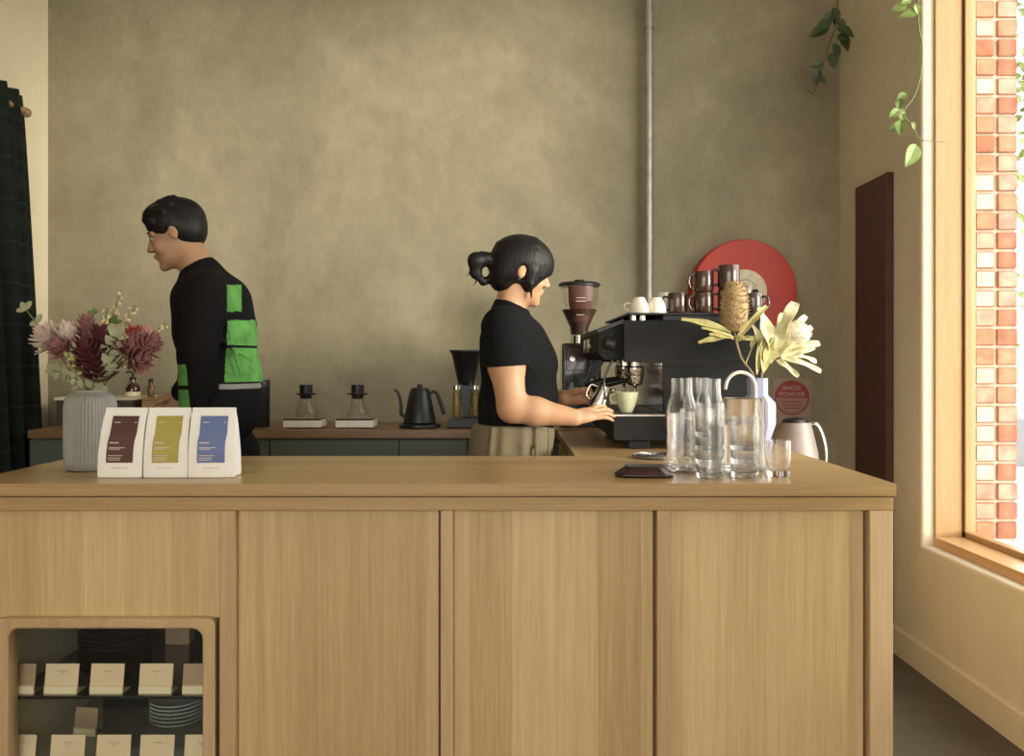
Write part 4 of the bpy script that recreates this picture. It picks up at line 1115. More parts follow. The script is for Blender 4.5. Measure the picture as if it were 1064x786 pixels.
def flower(name, label, px, py, dy, kind, size, cols, tip=None, vase=VTOP, cat='flower', depth=None, leaves=True):
    d = vase.y + dy
    top = P(px, py, d)
    a = random.uniform(0, 6.28); rr_ = .018
    base = Vector((vase.x + rr_ * math.cos(a), vase.y + rr_ * math.sin(a), vase.z - .11))
    mouth = Vector((vase.x + (top.x - vase.x) * .16, vase.y + (top.y - vase.y) * .2, vase.z + .006))
    ax = (top - mouth).normalized() if tip is None else Vector(tip).normalized()
    t = thing(name, label, cat, base)
    pth = cr([base, mouth, (mouth + top) / 2 + Vector((0, 0, .012)), top], 5)
    st = obj('stem', Tube(rel(pth, base), [.0028, .002], 8), M['stem_green'], t, smooth=True)
    c = top - base
    if kind == 'protea':
        bm = bmesh.new(); head_petals(bm, c, ax, 12, size, size * .46, 8, 40, 4, .5); obj('bracts', bm, cols[0], t)
        bm = bmesh.new(); head_petals(bm, c + ax * .006, ax, 14, size * .72, size * .10, 0, 20, 2, .2, shape='spear'); obj('flower_centre', bm, cols[1], t)
    elif kind == 'spiky':
        bm = bmesh.new(); head_petals(bm, c, ax, 11, size, size * .34, 10, 62, 4, .25, shape='leaf'); obj('bracts', bm, cols[0], t)
        bm = bmesh.new(); head_petals(bm, c, ax, 7, size * .6, size * .22, 2, 20, 2, .2); obj('flower_centre', bm, cols[1], t)
    elif kind == 'cone':
        bm = bmesh.new()
        for k in range(5): head_petals(bm, c - ax * (.012 * k), ax, 8, size * .5, size * .26, 15 + 8 * k, 22 + 8 * k, 1, -.1, shape='leaf', rad=.008 + .003 * k)
        obj('bracts', bm, cols[0], t)
    elif kind == 'euc':
        bm = bmesh.new()
        n = 7
        for k in range(n):
            u = .35 + .65 * k / (n - 1); pp = pth[min(len(pth) - 1, int(u * (len(pth) - 1)))] - base
            for s_ in (-1, 1):
                dr_ = (ax.cross(Vector((0, 1, .2))).normalized() * s_ + ax * .6 + Vector((0, random.uniform(-.5, .3), 0))).normalized()
                leaf(bm, pp, dr_, size * random.uniform(.8, 1.15), size * .62, up=(random.uniform(-.2, .2), -1, .5), curl=.3, n=6, shape='round' if cols[-1] == 'r' else 'leaf')
        leaf(bm, c, ax, size, size * .6, up=(0, -1, .4), shape='round' if cols[-1] == 'r' else 'leaf')
        obj('foliage', bm, cols[0], t)
    elif kind == 'wattle':
        bm = bmesh.new()
        for k in range(26):
            u = .5 + .499 * k / 26; pp = pth[min(len(pth) - 1, int(u * (len(pth) - 1)))].lerp(pth[min(len(pth) - 1, int(u * (len(pth) - 1)) + 1)], (u * (len(pth) - 1)) % 1) - base
            ball(bm, pp + Vector((random.uniform(-1, 1), random.uniform(-1, 1), random.uniform(-1, 1))) * .011, size * random.uniform(.7, 1.1), 8)
        for k in range(3): leaf(bm, pth[-7 + k * 2] - base, (random.uniform(-1, 1), -.3, .6), .02, .005)
        obj('buds', bm, cols[0], t, smooth=True)
    return t
flower('protea_flower', 'large pale pink protea bloom high on the left half of the bouquet', 71, 352, -.03, 'protea', .052, (M['bl_pale'], M['bl_pink']), (-.1, -.35, 1))
flower('protea_flower', 'pale pink spiky bloom leaning towards the dark curtain', 56, 355, -.01, 'spiky', .062, (M['bl_pale'], M['bl_pink']), (-.75, -.2, .55))
flower('protea_flower', 'pink spiky bloom under the large pale protea', 66, 364, -.05, 'spiky', .045, (M['bl_mauve'], M['bl_pale']), (-.4, -.5, .5))
flower('leucadendron_stem', 'tall dark burgundy cone in the centre of the bouquet', 104, 352, -.02, 'cone', .085, (M['bl_burg'],), (.05, -.1, 1))
flower('leucadendron_stem', 'dark burgundy cone just left of the bouquet centre', 90, 366, -.06, 'cone', .09, (M['bl_burg'],), (-.3, -.4, 1))
flower('leucadendron_stem', 'burgundy cone low at the bouquet centre above the vase mouth', 102, 378, -.05, 'cone', .08, (M['bl_burg'],), (.05, -.5, 1))
flower('leucadendron_stem', 'dull mauve cone behind the central burgundy cones', 90, 338, .04, 'cone', .07, (M['bl_mauve'],), (-.1, 0, 1))
flower('leucadendron_stem', 'bright red pointed bloom upper right in the bouquet', 138, 350, 0, 'cone', .07, (M['bl_red'],), (.2, -.1, 1))
flower('protea_flower', 'mauve spiky bloom at the far right of the bouquet', 150, 362, -.02, 'spiky', .055, (M['bl_mauve'], M['bl_pink']), (.8, -.2, .6))
flower('protea_flower', 'dusky pink open bloom drooping lowest on the right', 140, 374, -.05, 'spiky', .058, (M['bl_mauve'], M['bl_burg']), (.9, -.4, .1))
flower('protea_flower', 'mauve bloom between the red bloom and the pale leaves', 132, 362, -.04, 'spiky', .05, (M['bl_mauve'], M['bl_mauve']), (.5, -.4, .6))
flower('leucadendron_stem', 'dark burgundy bloom on the right side behind the mauve ones', 147, 360, .03, 'cone', .06, (M['bl_burg'],), (.6, 0, .5))
flower('eucalyptus_sprig', 'pale round-leafed sprig reaching left across the dark curtain', 27, 322, -.01, 'euc', .026, (M['leaf_pale'], 'r'), cat='leafy sprig')
flower('eucalyptus_sprig', 'pale green leafy sprig in front of the bouquet right of centre', 122, 350, -.06, 'euc', .036, (M['leaf_pale'], 'l'), cat='leafy sprig')
flower('eucalyptus_sprig', 'dull green leafy sprig low on the curtain side of the bouquet', 55, 385, -.02, 'euc', .024, (M['leaf_pale'], 'r'), (-1, 0, -.1), cat='leafy sprig')
flower('eucalyptus_sprig', 'short pale green leaves low over the right lip of the vase', 112, 378, -.07, 'euc', .032, (M['leaf_pale'], 'l'), cat='leafy sprig')
flower('green_sprig', 'dark green leafy sprig at the top of the bouquet', 118, 336, .02, 'euc', .024, (M['leaf_green'], 'l'), cat='leafy sprig')
flower('green_sprig', 'green leafy sprig behind the central cones of the bouquet', 97, 326, .05, 'euc', .018, (M['leaf_green'], 'l'), cat='leafy sprig')
flower('protea_flower', 'pale pink bloom with a dark centre beside the red bloom', 148, 352, .02, 'protea', .040, (M['bl_pink'], M['bl_burg']), (.5, -.1, .9))
flower('wattle_sprig', 'tallest cream budded sprig at the top of the bouquet', 124, 306, .02, 'wattle', .0052, (M['bl_cream'],), cat='leafy sprig')
flower('wattle_sprig', 'cream budded sprig just left of the tallest one', 112, 320, .0, 'wattle', .0052, (M['bl_cream'],), cat='leafy sprig')
flower('wattle_sprig', 'short cream budded sprig above the red bloom', 141, 318, .01, 'wattle', .0052, (M['bl_cream'],), cat='leafy sprig')
flower('wattle_sprig', 'cream budded sprig arching furthest right towards the man', 172, 336, .0, 'wattle', .0050, (M['bl_cream'],), cat='leafy sprig')
flower('wattle_sprig', 'yellow green bud cluster low at the left of the bouquet', 70, 369, -.08, 'wattle', .0065, (M['leaf_olive'],), cat='leafy sprig')

# banksia and white protea in the lavender vase
def wp(px, py, dy=0): return P(px, py, wd + dy)
base = Vector((WTOP.x - .006, WTOP.y, WTOP.z - .10))
t = thing('banksia_flower', 'dried banksia cone on a bare stem leaning left from the lavender vase', 'flower', base)
top = wp(763, 346)
pth = cr([base, Vector((WTOP.x - .012, WTOP.y, WTOP.z + .004)), wp(770, 372), top], 5)
obj('stem', Tube(rel(pth, base), [.004, .0042], 10), M['stem'], t, smooth=True)
ax = Vector((-.02, -.12, 1)).normalized(); qz = Vector((0, 0, 1)).rotation_difference(ax)
bm = bmesh.new()
k_ = wd / F_PX
prof = [(0, 0), (9 * k_, .01), (13 * k_, .035), (13.8 * k_, .08), (12.5 * k_, .13), (8.5 * k_, .155), (3 * k_, .165), (0, .166)]
lathe(bm, prof, 40, center=top - base, axis=qz)
for k in range(520):   # packed florets
    u = random.uniform(.03, .97); a = random.uniform(0, 6.283)
    z = .166 * u
    for (r0, z0), (r1, z1) in zip(prof, prof[1:]):
        if z0 <= z <= z1: r_ = r0 + (r1 - r0) * (z - z0) / (z1 - z0 + 1e-9)
    pdir = Vector((math.cos(a), math.sin(a), .55)).normalized()
    p_ = Vector((math.cos(a) * r_, math.sin(a) * r_, z))
    tube(bm, [top - base + qz @ p_, top - base + qz @ (p_ + pdir * .007)], [.0016, .0008], 4)
obj('cone', bm, M['banksia'], t)
bm = bmesh.new()
for (a_, b_, L, w_, ux) in (((759, 345), (716, 327), 1, .022, -1), ((757, 350), (730, 352), 1, .02, -1), ((762, 352), (742, 345), 1, .018, -1), ((768, 350), (794, 318), 1, .020, 1), ((765, 353), (780, 350), 1, .02, 1), ((760, 350), (735, 338), 1, .016, -1)):
    p0_, p1_ = wp(*a_, dy=-.02), wp(*b_, dy=-.05)
    leaf(bm, p0_ - base, p1_ - p0_, (p1_ - p0_).length * 1.08, w_, up=(0, -1, .6), curl=.5, n=8, fold=.4, wavy=.15, shape='strap')
obj('leaves', bm, M['leaf_olive'], t)
bm = bmesh.new()
tube(bm, rel(cr([wp(774, 380), wp(784, 355), wp(791, 338)], 4), base), [.0022, .0015], 6); leaf(bm, wp(780, 362) - base, (.3, -.1, .8), .06, .018, up=(0, -1, 0), n=6)
obj('side_shoot', bm, M['leaf_olive'], t)
base = Vector((WTOP.x + .008, WTOP.y - .005, WTOP.z - .10))
t = thing('dried_protea_flower', 'large white dried protea with curling cream leaves leaning right', 'flower', base)
top = wp(812, 352)
obj('stem', Tube(rel(cr([base, Vector((WTOP.x + .012, WTOP.y, WTOP.z + .004)), wp(797, 375), top], 5), base), [.004, .003], 10), M['stem'], t, smooth=True)
bm = bmesh.new()
cc = wp(829, 347)
ball(bm, cc - base, .040, 20, sc=(1, .85, .92)); 
for k in range(240):
    v_ = Vector((random.gauss(0, 1), random.gauss(0, 1), random.gauss(0, 1))).normalized()
    p_ = Vector((v_.x * .040, v_.y * .034, v_.z * .037)); tube(bm, [cc - base + p_, cc - base + p_ * 1.14 + Vector((0, 0, .003))], [.0016, .0007], 4)
obj('white_head', bm, plain('white_floret', (.72, .64, .50), .8, vary=.15, scale=80), t)
bm = bmesh.new()
lv_ = (((806, 362), (822, 316), .05), ((800, 365), (798, 322), .045), ((799, 372), (786, 336), .03), ((808, 358), (812, 326), .035), ((797, 378), (800, 340), .05), ((812, 356), (838, 326), .03),
       ((812, 366), (850, 352), .03), ((812, 372), (846, 360), .028), ((815, 372), (856, 381), .022), ((808, 374), (829, 389), .022), ((820, 368), (852, 372), .02), ((816, 360), (843, 338), .03), ((803, 370), (826, 350), .04))
for (a_, b_, w_) in lv_:
    yy = random.uniform(-.05, .01)
    p0_, p1_ = wp(*a_), wp(*b_, dy=yy)
    leaf(bm, p0_ - base, p1_ - p0_, (p1_ - p0_).length * 1.05, w_ * .82, up=(random.uniform(-.5, .3), -1, random.uniform(.2, .9)), curl=random.uniform(.2, .8), n=14, fold=.3, wavy=.28, shape='strap')
obj('cream_leaves', bm, M['leaf_dry'], t)
bm = bmesh.new()
for (a_, b_, w_) in (((793, 388), (800, 345), .04), ((786, 390), (792, 352), .02), ((796, 380), (806, 352), .05), ((790, 375), (795, 350), .025)):
    p0_, p1_ = wp(*a_), wp(*b_, dy=-.03)
    leaf(bm, p0_ - base, p1_ - p0_, (p1_ - p0_).length, w_, up=(.3, -1, .3), curl=.3, n=8, fold=.2, wavy=.1)
obj('olive_leaves', bm, M['leaf_olive'], t)

# hanging vines
def vine(name, label, pts, d, leaves, size, mat, stem_mat):
    top = P(pts[0][0], pts[0][1], d)
    t = thing(name, label, 'hanging plant', (top.x, d, ZC - .002))
    o_ = Vector((top.x, d, ZC - .002))
    W = [o_, Vector((top.x + .004, d, (ZC + top.z) / 2))] + [P(a, b, d + random.uniform(-.01, .01)) for a, b in pts]
    obj('stem', Tube(rel(cr(W, 5), o_), [.0028, .0016], 7), stem_mat, t, smooth=True)
    bm = bmesh.new()
    for (a, b, sx, sz, k) in leaves:
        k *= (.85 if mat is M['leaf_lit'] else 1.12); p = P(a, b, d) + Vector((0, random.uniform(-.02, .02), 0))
        dr_ = Vector((sx, random.uniform(-.4, .1), sz)).normalized()
        L_ = size * k
        leaf(bm, p - o_, dr_, L_, L_ * .62, up=(random.uniform(-.5, .5), -1, random.uniform(.1, .5)), curl=.5, n=8, fold=.3)
    obj('leaves', bm, mat, t)
    return t
vine('trailing_vine', 'light green trailing vine hanging beside the window frame', [(954, 15), (958, 45), (957, 75), (950, 100), (938, 118), (948, 130), (957, 145), (985, 148)], 3.42,
     [(944, 2, -.8, -.3, .9), (950, 5, .3, -1, .8), (940, 8, -1, -.2, 1.1), (952, 14, -1, -.15, 1.35), (945, -6, -.5, .3, .9), (938, 100, -.3, -1, 1.0), (942, 97, -1, -.6, .9), (933, 115, -1, -.7, 1.0), (938, 112, .2, -1, 1.0), (936, 128, -1, -.6, .95), (935, 125, -.2, -1, 1.2), (952, 150, -.45, -1, 1.9), (946, 128, .5, -1, .6), (940, 118, -.7, .4, .6)], .06, M['leaf_lit'], M['stem_green'])
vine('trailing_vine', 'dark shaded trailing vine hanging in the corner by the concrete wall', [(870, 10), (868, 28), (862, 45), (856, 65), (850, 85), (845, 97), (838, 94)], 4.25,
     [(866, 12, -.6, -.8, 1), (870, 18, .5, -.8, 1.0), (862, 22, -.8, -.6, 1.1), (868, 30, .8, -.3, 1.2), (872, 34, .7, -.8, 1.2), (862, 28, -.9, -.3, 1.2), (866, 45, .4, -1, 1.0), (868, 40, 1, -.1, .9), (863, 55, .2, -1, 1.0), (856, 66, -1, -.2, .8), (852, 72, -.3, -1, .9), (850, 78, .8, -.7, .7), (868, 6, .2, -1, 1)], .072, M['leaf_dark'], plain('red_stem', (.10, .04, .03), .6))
# small second stem of the dark vine drops
# ivy outside on the brick corner: nobody could count it
bm = bmesh.new()
for k in range(900):
    z = 3.3 - abs(random.gauss(0, .75)); 
    if z < .9: continue
    y = random.uniform(BY - .02, BY + .9); x = 2.065 + random.uniform(0, .10) * (1 if random.random() < .7 else 1.8)
    if z < 1.35 and random.random() < .7: continue
    leaf(bm, (x, y, z), (random.uniform(-.4, .9), random.uniform(-.8, .2), random.uniform(-1, .2)), random.uniform(.035, .06), .035, up=(0, -1, .4), n=3)
iv = obj('ivy_foliage', bm, [M['leaf_lit']]); iv['kind'] = 'stuff'; tag(iv, 'green ivy growing over the outer brick corner outside the window', 'ivy')

# ------------------------------------------------------------------ people: one smooth surface per body
class Field:
    def __init__(s, lo, hi, h):
        s.lo = np.array(lo, np.float32); s.h = h
        s.n = np.ceil((np.array(hi) - s.lo) / h).astype(int) + 1
        s.a = np.full(s.n, .3, np.float32)
    def grid(s, lo, hi):
        i0 = np.maximum(0, np.floor((np.array(lo) - s.lo) / s.h).astype(int)); i1 = np.minimum(s.n, np.ceil((np.array(hi) - s.lo) / s.h).astype(int) + 1)
        if (i1 <= i0).any(): return None
        ax = [s.lo[k] + s.h * np.arange(i0[k], i1[k], dtype=np.float32) for k in range(3)]
        return tuple(slice(a, b) for a, b in zip(i0, i1)), np.stack(np.meshgrid(*ax, indexing='ij'), -1)
    def comb(s, sl, d, k, op):
        a = s.a[sl]
        if op == 'add':
            h = np.maximum(k - np.abs(a - d), 0) / k; s.a[sl] = np.minimum(a, d) - h * h * k / 4
        else:
            d = -d; h = np.maximum(k - np.abs(a - d), 0) / k; s.a[sl] = np.maximum(a, d) + h * h * k / 4
    def cap(s, p, q, ra, rb, k=.02, op='add', inf=0, flat=None):
        p = np.array(p, np.float32); q = np.array(q, np.float32); ra += inf; rb += inf
        m = max(ra, rb) + k + .02
        g = s.grid(np.minimum(p, q) - m, np.maximum(p, q) + m)
        if g is None: return
        sl, X = g
        v = q - p; w = X - p
        t = np.clip((w @ v) / max(1e-9, float(v @ v)), 0, 1)
        D = w - t[..., None] * v
        if flat is not None:  # squash along an axis
            ax_, f = flat; ax_ = np.array(ax_, np.float32); dd = D @ ax_; D = D + (dd * (f - 1))[..., None] * ax_
        d = np.sqrt((D * D).sum(-1)) - (ra + (rb - ra) * t)
        s.comb(sl, d.astype(np.float32), k, op)
    def ell(s, c, r, k=.02, op='add', fr=None, inf=0):
        c = np.array(c, np.float32); r = np.array(r, np.float32) + inf
        m = float(r.max()) + k + .02
        g = s.grid(c - m, c + m)
        if g is None: return
        sl, X = g
        D = X - c
        if fr is not None: D = D @ np.array(fr, np.float32)   # columns = axes
        k0 = np.sqrt(((D / r) ** 2).sum(-1)); k1 = np.sqrt(((D / (r * r)) ** 2).sum(-1)) + 1e-6
        s.comb(sl, (k0 * (k0 - 1) / k1).astype(np.float32), k, op)
    def cut(s, p, n, k=.004):
        """remove everything on the n side of the plane"""
        n = np.array(n, np.float32); n /= np.linalg.norm(n)
        ax = [s.lo[i] + s.h * np.arange(s.n[i], dtype=np.float32) for i in range(3)]
        d = ((ax[0] - p[0]) * n[0])[:, None, None] + ((ax[1] - p[1]) * n[1])[None, :, None] + ((ax[2] - p[2]) * n[2])[None, None, :]
        s.a = np.maximum(s.a, d.astype(np.float32))
    def mesh(s, name, mats, parent, org, matfn=None, smooth_it=1):
        a = s.a; S = a < 0
        a8 = [S[i:S.shape[0] - 1 + i, j:S.shape[1] - 1 + j, k:S.shape[2] - 1 + k] for i in (0, 1) for j in (0, 1) for k in (0, 1)]
        allv = np.logical_and.reduce(a8); anyv = np.logical_or.reduce(a8)
        cell = anyv & ~allv; ci = np.argwhere(cell)
        idx = np.full(cell.shape, -1, np.int64); idx[cell] = np.arange(len(ci))
        acc = np.zeros((len(ci), 3)); cnt = np.zeros(len(ci))
        cor = [(i, j, k) for i in (0, 1) for j in (0, 1) for k in (0, 1)]
        for x in range(8):
            for y in range(x + 1, 8):
                c0, c1 = np.array(cor[x]), np.array(cor[y])
                if abs(c0 - c1).sum() != 1: continue
                v0 = a[tuple((ci + c0).T)]; v1 = a[tuple((ci + c1).T)]; m = (v0 < 0) != (v1 < 0)
                t = np.where(m, v0 / np.where(m, v0 - v1, 1), 0)
                acc[m] += c0 + t[m, None] * (c1 - c0); cnt[m] += 1
        V = s.lo + s.h * (ci + acc / cnt[:, None]) - np.array(org)
        faces = []
        for ax in range(3):
            b, c = (ax + 1) % 3, (ax + 2) % 3
            A = np.moveaxis(S, (ax, b, c), (0, 1, 2)); I = np.moveaxis(idx, (ax, b, c), (0, 1, 2))
            ch = A[:-1, 1:-1, 1:-1] != A[1:, 1:-1, 1:-1]
            e = np.argwhere(ch)
            i, j, k = e[:, 0], e[:, 1] + 1, e[:, 2] + 1
            Q = np.stack([I[i, j - 1, k - 1], I[i, j, k - 1], I[i, j, k], I[i, j - 1, k]], -1)
            fl = ~A[i, j, k]; Q[fl] = Q[fl][:, ::-1]
            faces.append(Q)
        Fq = np.concatenate(faces); Fq = Fq[(Fq >= 0).all(1)]
        for _ in range(smooth_it):
            sm = np.zeros_like(V); n_ = np.zeros(len(V))
            for x, y in ((0, 1), (1, 2), (2, 3), (3, 0)):
                np.add.at(sm, Fq[:, x], V[Fq[:, y]]); np.add.at(n_, Fq[:, x], 1)
                np.add.at(sm, Fq[:, y], V[Fq[:, x]]); np.add.at(n_, Fq[:, y], 1)
            V = V * .5 + .5 * sm / np.maximum(1, n_)[:, None]
        me = bpy.data.meshes.new(name)
        me.vertices.add(len(V)); me.vertices.foreach_set('co', V.astype(np.float32).ravel())
        me.loops.add(len(Fq) * 4); me.loops.foreach_set('vertex_index', Fq.ravel().astype(np.int32))
        me.polygons.add(len(Fq)); me.polygons.foreach_set('loop_start', np.arange(0, len(Fq) * 4, 4, dtype=np.int32))
        try: me.polygons.foreach_set('loop_total', np.full(len(Fq), 4, np.int32))
        except Exception: pass
        me.update(calc_edges=True)
        for m in mats: me.materials.append(m)
        if matfn is not None:
            cen = (V[Fq].mean(1) + np.array(org)); me.polygons.foreach_set('material_index', matfn(cen).astype(np.int32))
        me.polygons.foreach_set('use_smooth', np.ones(len(Fq), bool))
        me.validate()
        o = bpy.data.objects.new(name, me); C.objects.link(o)
        if parent is not None: o.parent = parent
        return o

def frame(fwd, up):
    f = Vector(fwd).normalized(); u = (Vector(up) - f * Vector(up).dot(f)).normalized(); s_ = u.cross(f)
    return f, s_, u      # s_ points to the person's left
def hd(o, fr, v, sc=1):
    return Vector(o) + (fr[0] * v[0] + fr[1] * v[1] + fr[2] * v[2]) * sc
def head(Fd, o, fr, sc=1.0, male=False):
    A = np.array([list(fr[0]), list(fr[1]), list(fr[2])]).T
    E = lambda c, r, k=.02, op='add': Fd.ell(hd(o, fr, c, sc), [x * sc for x in r], k, op, A)
    K = lambda p, q, a, b, k=.01, op='add': Fd.cap(hd(o, fr, p, sc), hd(o, fr, q, sc), a * sc, b * sc, k, op)
    E((-.008, 0, .028), (.094, .074, .084))
    E((.035, 0, -.030), (.055, .058, .078), .03)
    E((.042, 0, -.078), (.044, .045, .032), .02)
    E((.074, 0, -.100), (.018, .022, .016), .015)
    for s_ in (-1, 1):
        E((.060, s_ * .038, -.035), (.024, .020, .024), .015)        # cheek
        E((.092, s_ * .032, .0), (.011, .017, .011), .010, 'sub')    # eye socket
        K((.082, s_ * .018, .017), (.072, s_ * .048, .012), .009, .008, .012)  # brow
        E((-.004, s_ * .076, -.008), (.016, .008, .027), .006)       # ear
        E((.003, s_ * .087, -.006), (.010, .005, .017), .004, 'sub')
        E((.097, s_ * .011, -.034), (.009, .008, .007), .006)        # nostril wing
    K((.086, 0, .006), (.108, 0, -.030), .008, .0095, .012)
    E((.091, 0, -.0555), (.010, .022, .0055), .006); E((.089, 0, -.066), (.010, .019, .0055), .006)
def eyes(t, o, fr, org, sc=1.0):
    for s_ in (-1, 1):
        c = hd(o, fr, (.0735, s_ * .031, -.001), sc) - org
        bm = bmesh.new(); ball(bm, c, .0115 * sc, 16); e = obj('eye', bm, M['eye'], t, smooth=True)
        bm = bmesh.new(); ball(bm, c + fr[0] * .0068 * sc - fr[2] * .003, .0062 * sc, 14); obj('iris', bm, M['iris'], e, smooth=True)
        bm = bmesh.new(); tube(bm, [hd(o, fr, (.0915, s_ * .018, .020), sc) - org, hd(o, fr, (.0895, s_ * .034, .024), sc) - org, hd(o, fr, (.077, s_ * .050, .019), sc) - org], [.0015, .0028, .001], 8); obj('eyebrow', bm, M['iris'], t, smooth=True)
def hand(Fd, w, d, nrm, curl=(.3, .4, .3), sc=1.0, thumb_side=1, spread=.10, wr=.026, thumb_out=.7):
    """w wrist, d direction to the fingers, nrm back-of-hand normal"""
    d = Vector(d).normalized(); n = Vector(nrm); n = (n - d * n.dot(d)).normalized(); s_ = d.cross(n).normalized() * thumb_side
    fl = (tuple(n), 1.55)
    Fd.cap(w, w + d * .04 * sc, wr, .03 * sc, .015, flat=fl)
    Fd.cap(w + d * .035 * sc + s_ * .012 * sc, w + d * .078 * sc + s_ * .018 * sc, .021 * sc, .016 * sc, .012, flat=(tuple(n), 1.3))
    Fd.cap(w + d * .035 * sc - s_ * .012 * sc, w + d * .074 * sc - s_ * .019 * sc, .021 * sc, .015 * sc, .012, flat=(tuple(n), 1.3))
    for i, (o_, L, r) in enumerate(((.029, .066, .0085), (.0095, .073, .0088), (-.010, .068, .0083), (-.029, .053, .0074))):
        p = w + d * (.082 - (.004 if i == 0 else .003 * abs(i - 1.2))) * sc + s_ * o_ * sc
        dd = (d + s_ * spread * (1.5 - i) * .7).normalized()
        Ls = (L * .45, L * .31, L * .26)
        ang = 0
        for j in range(3):
            ang += curl[j] * (1 + .08 * i)
            dv = dd * math.cos(ang) - n * math.sin(ang)
            q_ = p + dv * Ls[j] * sc
            Fd.cap(p, q_, r * sc * (1 - .08 * j), r * sc * (.94 - .09 * j), .004); p = q_
    p = w + d * .022 * sc + s_ * .022 * sc - n * .006 * sc
    dv = (d * .75 + s_ * thumb_out - n * .25).normalized()
    for L, r, b in ((.040, .0135, 0), (.030, .0105, .25), (.025, .0092, .25)):
        dv = (dv + d * b - n * .1).normalized()
        q_ = p + dv * L * sc; Fd.cap(p, q_, r * sc, r * .9 * sc, .008); p = q_

def foot_mesh(t, p, fwd, org, mat, L=.25):
    f = Vector(fwd).normalized(); a = math.atan2(f.y, f.x)
    bm = bmesh.new()
    prof = [(-.07, .045, .10), (-.05, .048, .105), (0, .045, .095), (.06, .048, .07), (.12, .05, .055), (.16, .045, .045), (.185, .03, .032)]
    rings = []
    k_ = L / .255
    for x, w_, h in prof:
        rings.append([bm.verts.new((x * k_, w_ * math.cos(th), .012 + max(0, math.sin(th)) * (h - .012) if math.sin(th) > 0 else .012)) for th in [math.pi * i / 10 for i in range(11)]])
    for A, B_ in zip(rings, rings[1:]):
        for i in range(10): bm.faces.new((A[i], A[i + 1], B_[i + 1], B_[i]))
        bm.faces.new((A[10], A[0], B_[0], B_[10]))
    bm.faces.new(rings[0]); bm.faces.new(list(reversed(rings[-1])))
    sh = obj('shoe', bm, mat, t, loc=Vector(p) - org, rot=(0, 0, a), smooth=40)
    obj('shoe_sole', Prism([(-.078 * k_, -.04), (-.05 * k_, -.05), (.12 * k_, -.054), (.18 * k_, -.035), (.196 * k_, 0), (.18 * k_, .035), (.12 * k_, .054), (-.05 * k_, .05), (-.078 * k_, .04)], 0, .0118, 'Z', .002), M['white_cer'] if mat is M['shoe'] else M['black'], sh)

# ---- the woman
WD = 3.20
org = Vector((P(532, 400, WD).x, WD, 0))
t = thing('person', 'woman with black hair in a bun, black T-shirt and khaki trousers, at the espresso machine', 'person', org)
W = lambda px, py, dy=0: P(px, py, WD + dy)
lo, hi = (org.x - .32, WD - .36, -.01), (org.x + .50, WD + .36, 1.72)
B = Field(lo, hi, .004)
fr = frame((.97, .16, -.20), (.18, .0, 1))
ho = W(540, 281)
head(B, ho, fr)
neck_lo, neck_hi = W(528, 330), hd(ho, fr, (-.012, 0, -.055))
B.cap(neck_hi, neck_lo, .047, .055, .03)
torso = [((533, 352, 0), (.098, .145, .075)), ((537, 378, 0), (.112, .140, .10)), ((543, 380, 0), (.100, .120, .075)), ((537, 415, 0), (.108, .130, .10)), ((533, 455, 0), (.125, .160, .10)), ((528, 478, 0), (.13, .165, .09))]
for (c, r) in torso: B.ell(W(*c), r, .05)
B.cap(W(524, 339, -.13), W(524, 339, .13), .052, .052, .04)
sh_n, el_n, wr_n = W(521, 341, -.155), W(532, 424, -.20), W(597, 434, -.20)
sh_f, el_f, wr_f = W(534, 341, .155), W(556, 412, .20), W(588, 414, .06)
mid_n = sh_n.lerp(el_n, .45)
B.cap(sh_n, mid_n, .056, .058, .03); B.cap(mid_n, el_n, .058, .047, .03)
fm = el_n.lerp(wr_n, .38)
B.cap(el_n, fm, .047, .0455, .02); B.cap(fm, wr_n, .0455, .0285, .02)
B.cap(sh_f, el_f, .055, .045, .03); B.cap(el_f, wr_f, .044, .027, .02)
hand(B, wr_n, W(640, 425, -.15) - wr_n, (0.12, -.55, 1), curl=(.02, .28, .25), sc=.97, thumb_side=-1, spread=.22, thumb_out=.6)
hand(B, wr_f, Vector((1, -.30, .12)), (0.1, .85, .5), curl=(.5, .75, .5), sc=.93, thumb_side=1, spread=.04, thumb_out=.4)
for sy in (-.085, .085):
    hp_, kn, an = Vector((org.x - .01, WD + sy, .86)), Vector((org.x + .01, WD + sy * 1.05, .47)), Vector((org.x - .03, WD + sy * 1.1, .08))
    B.cap(hp_, kn, .088, .058, .03); B.cap(kn, an, .056, .036, .02)
    B.cap(an, an + Vector((.13, 0, -.045)), .036, .024, .02)
lipc = np.array(hd(ho, fr, (.10, 0, -.061)))
B.mesh('body', [M['skin'], M['lips']], t, org, lambda c: (np.linalg.norm((c - lipc) * np.array([1, 1, 1.7]), axis=1) < .017))
eyes(t, ho, fr, org)
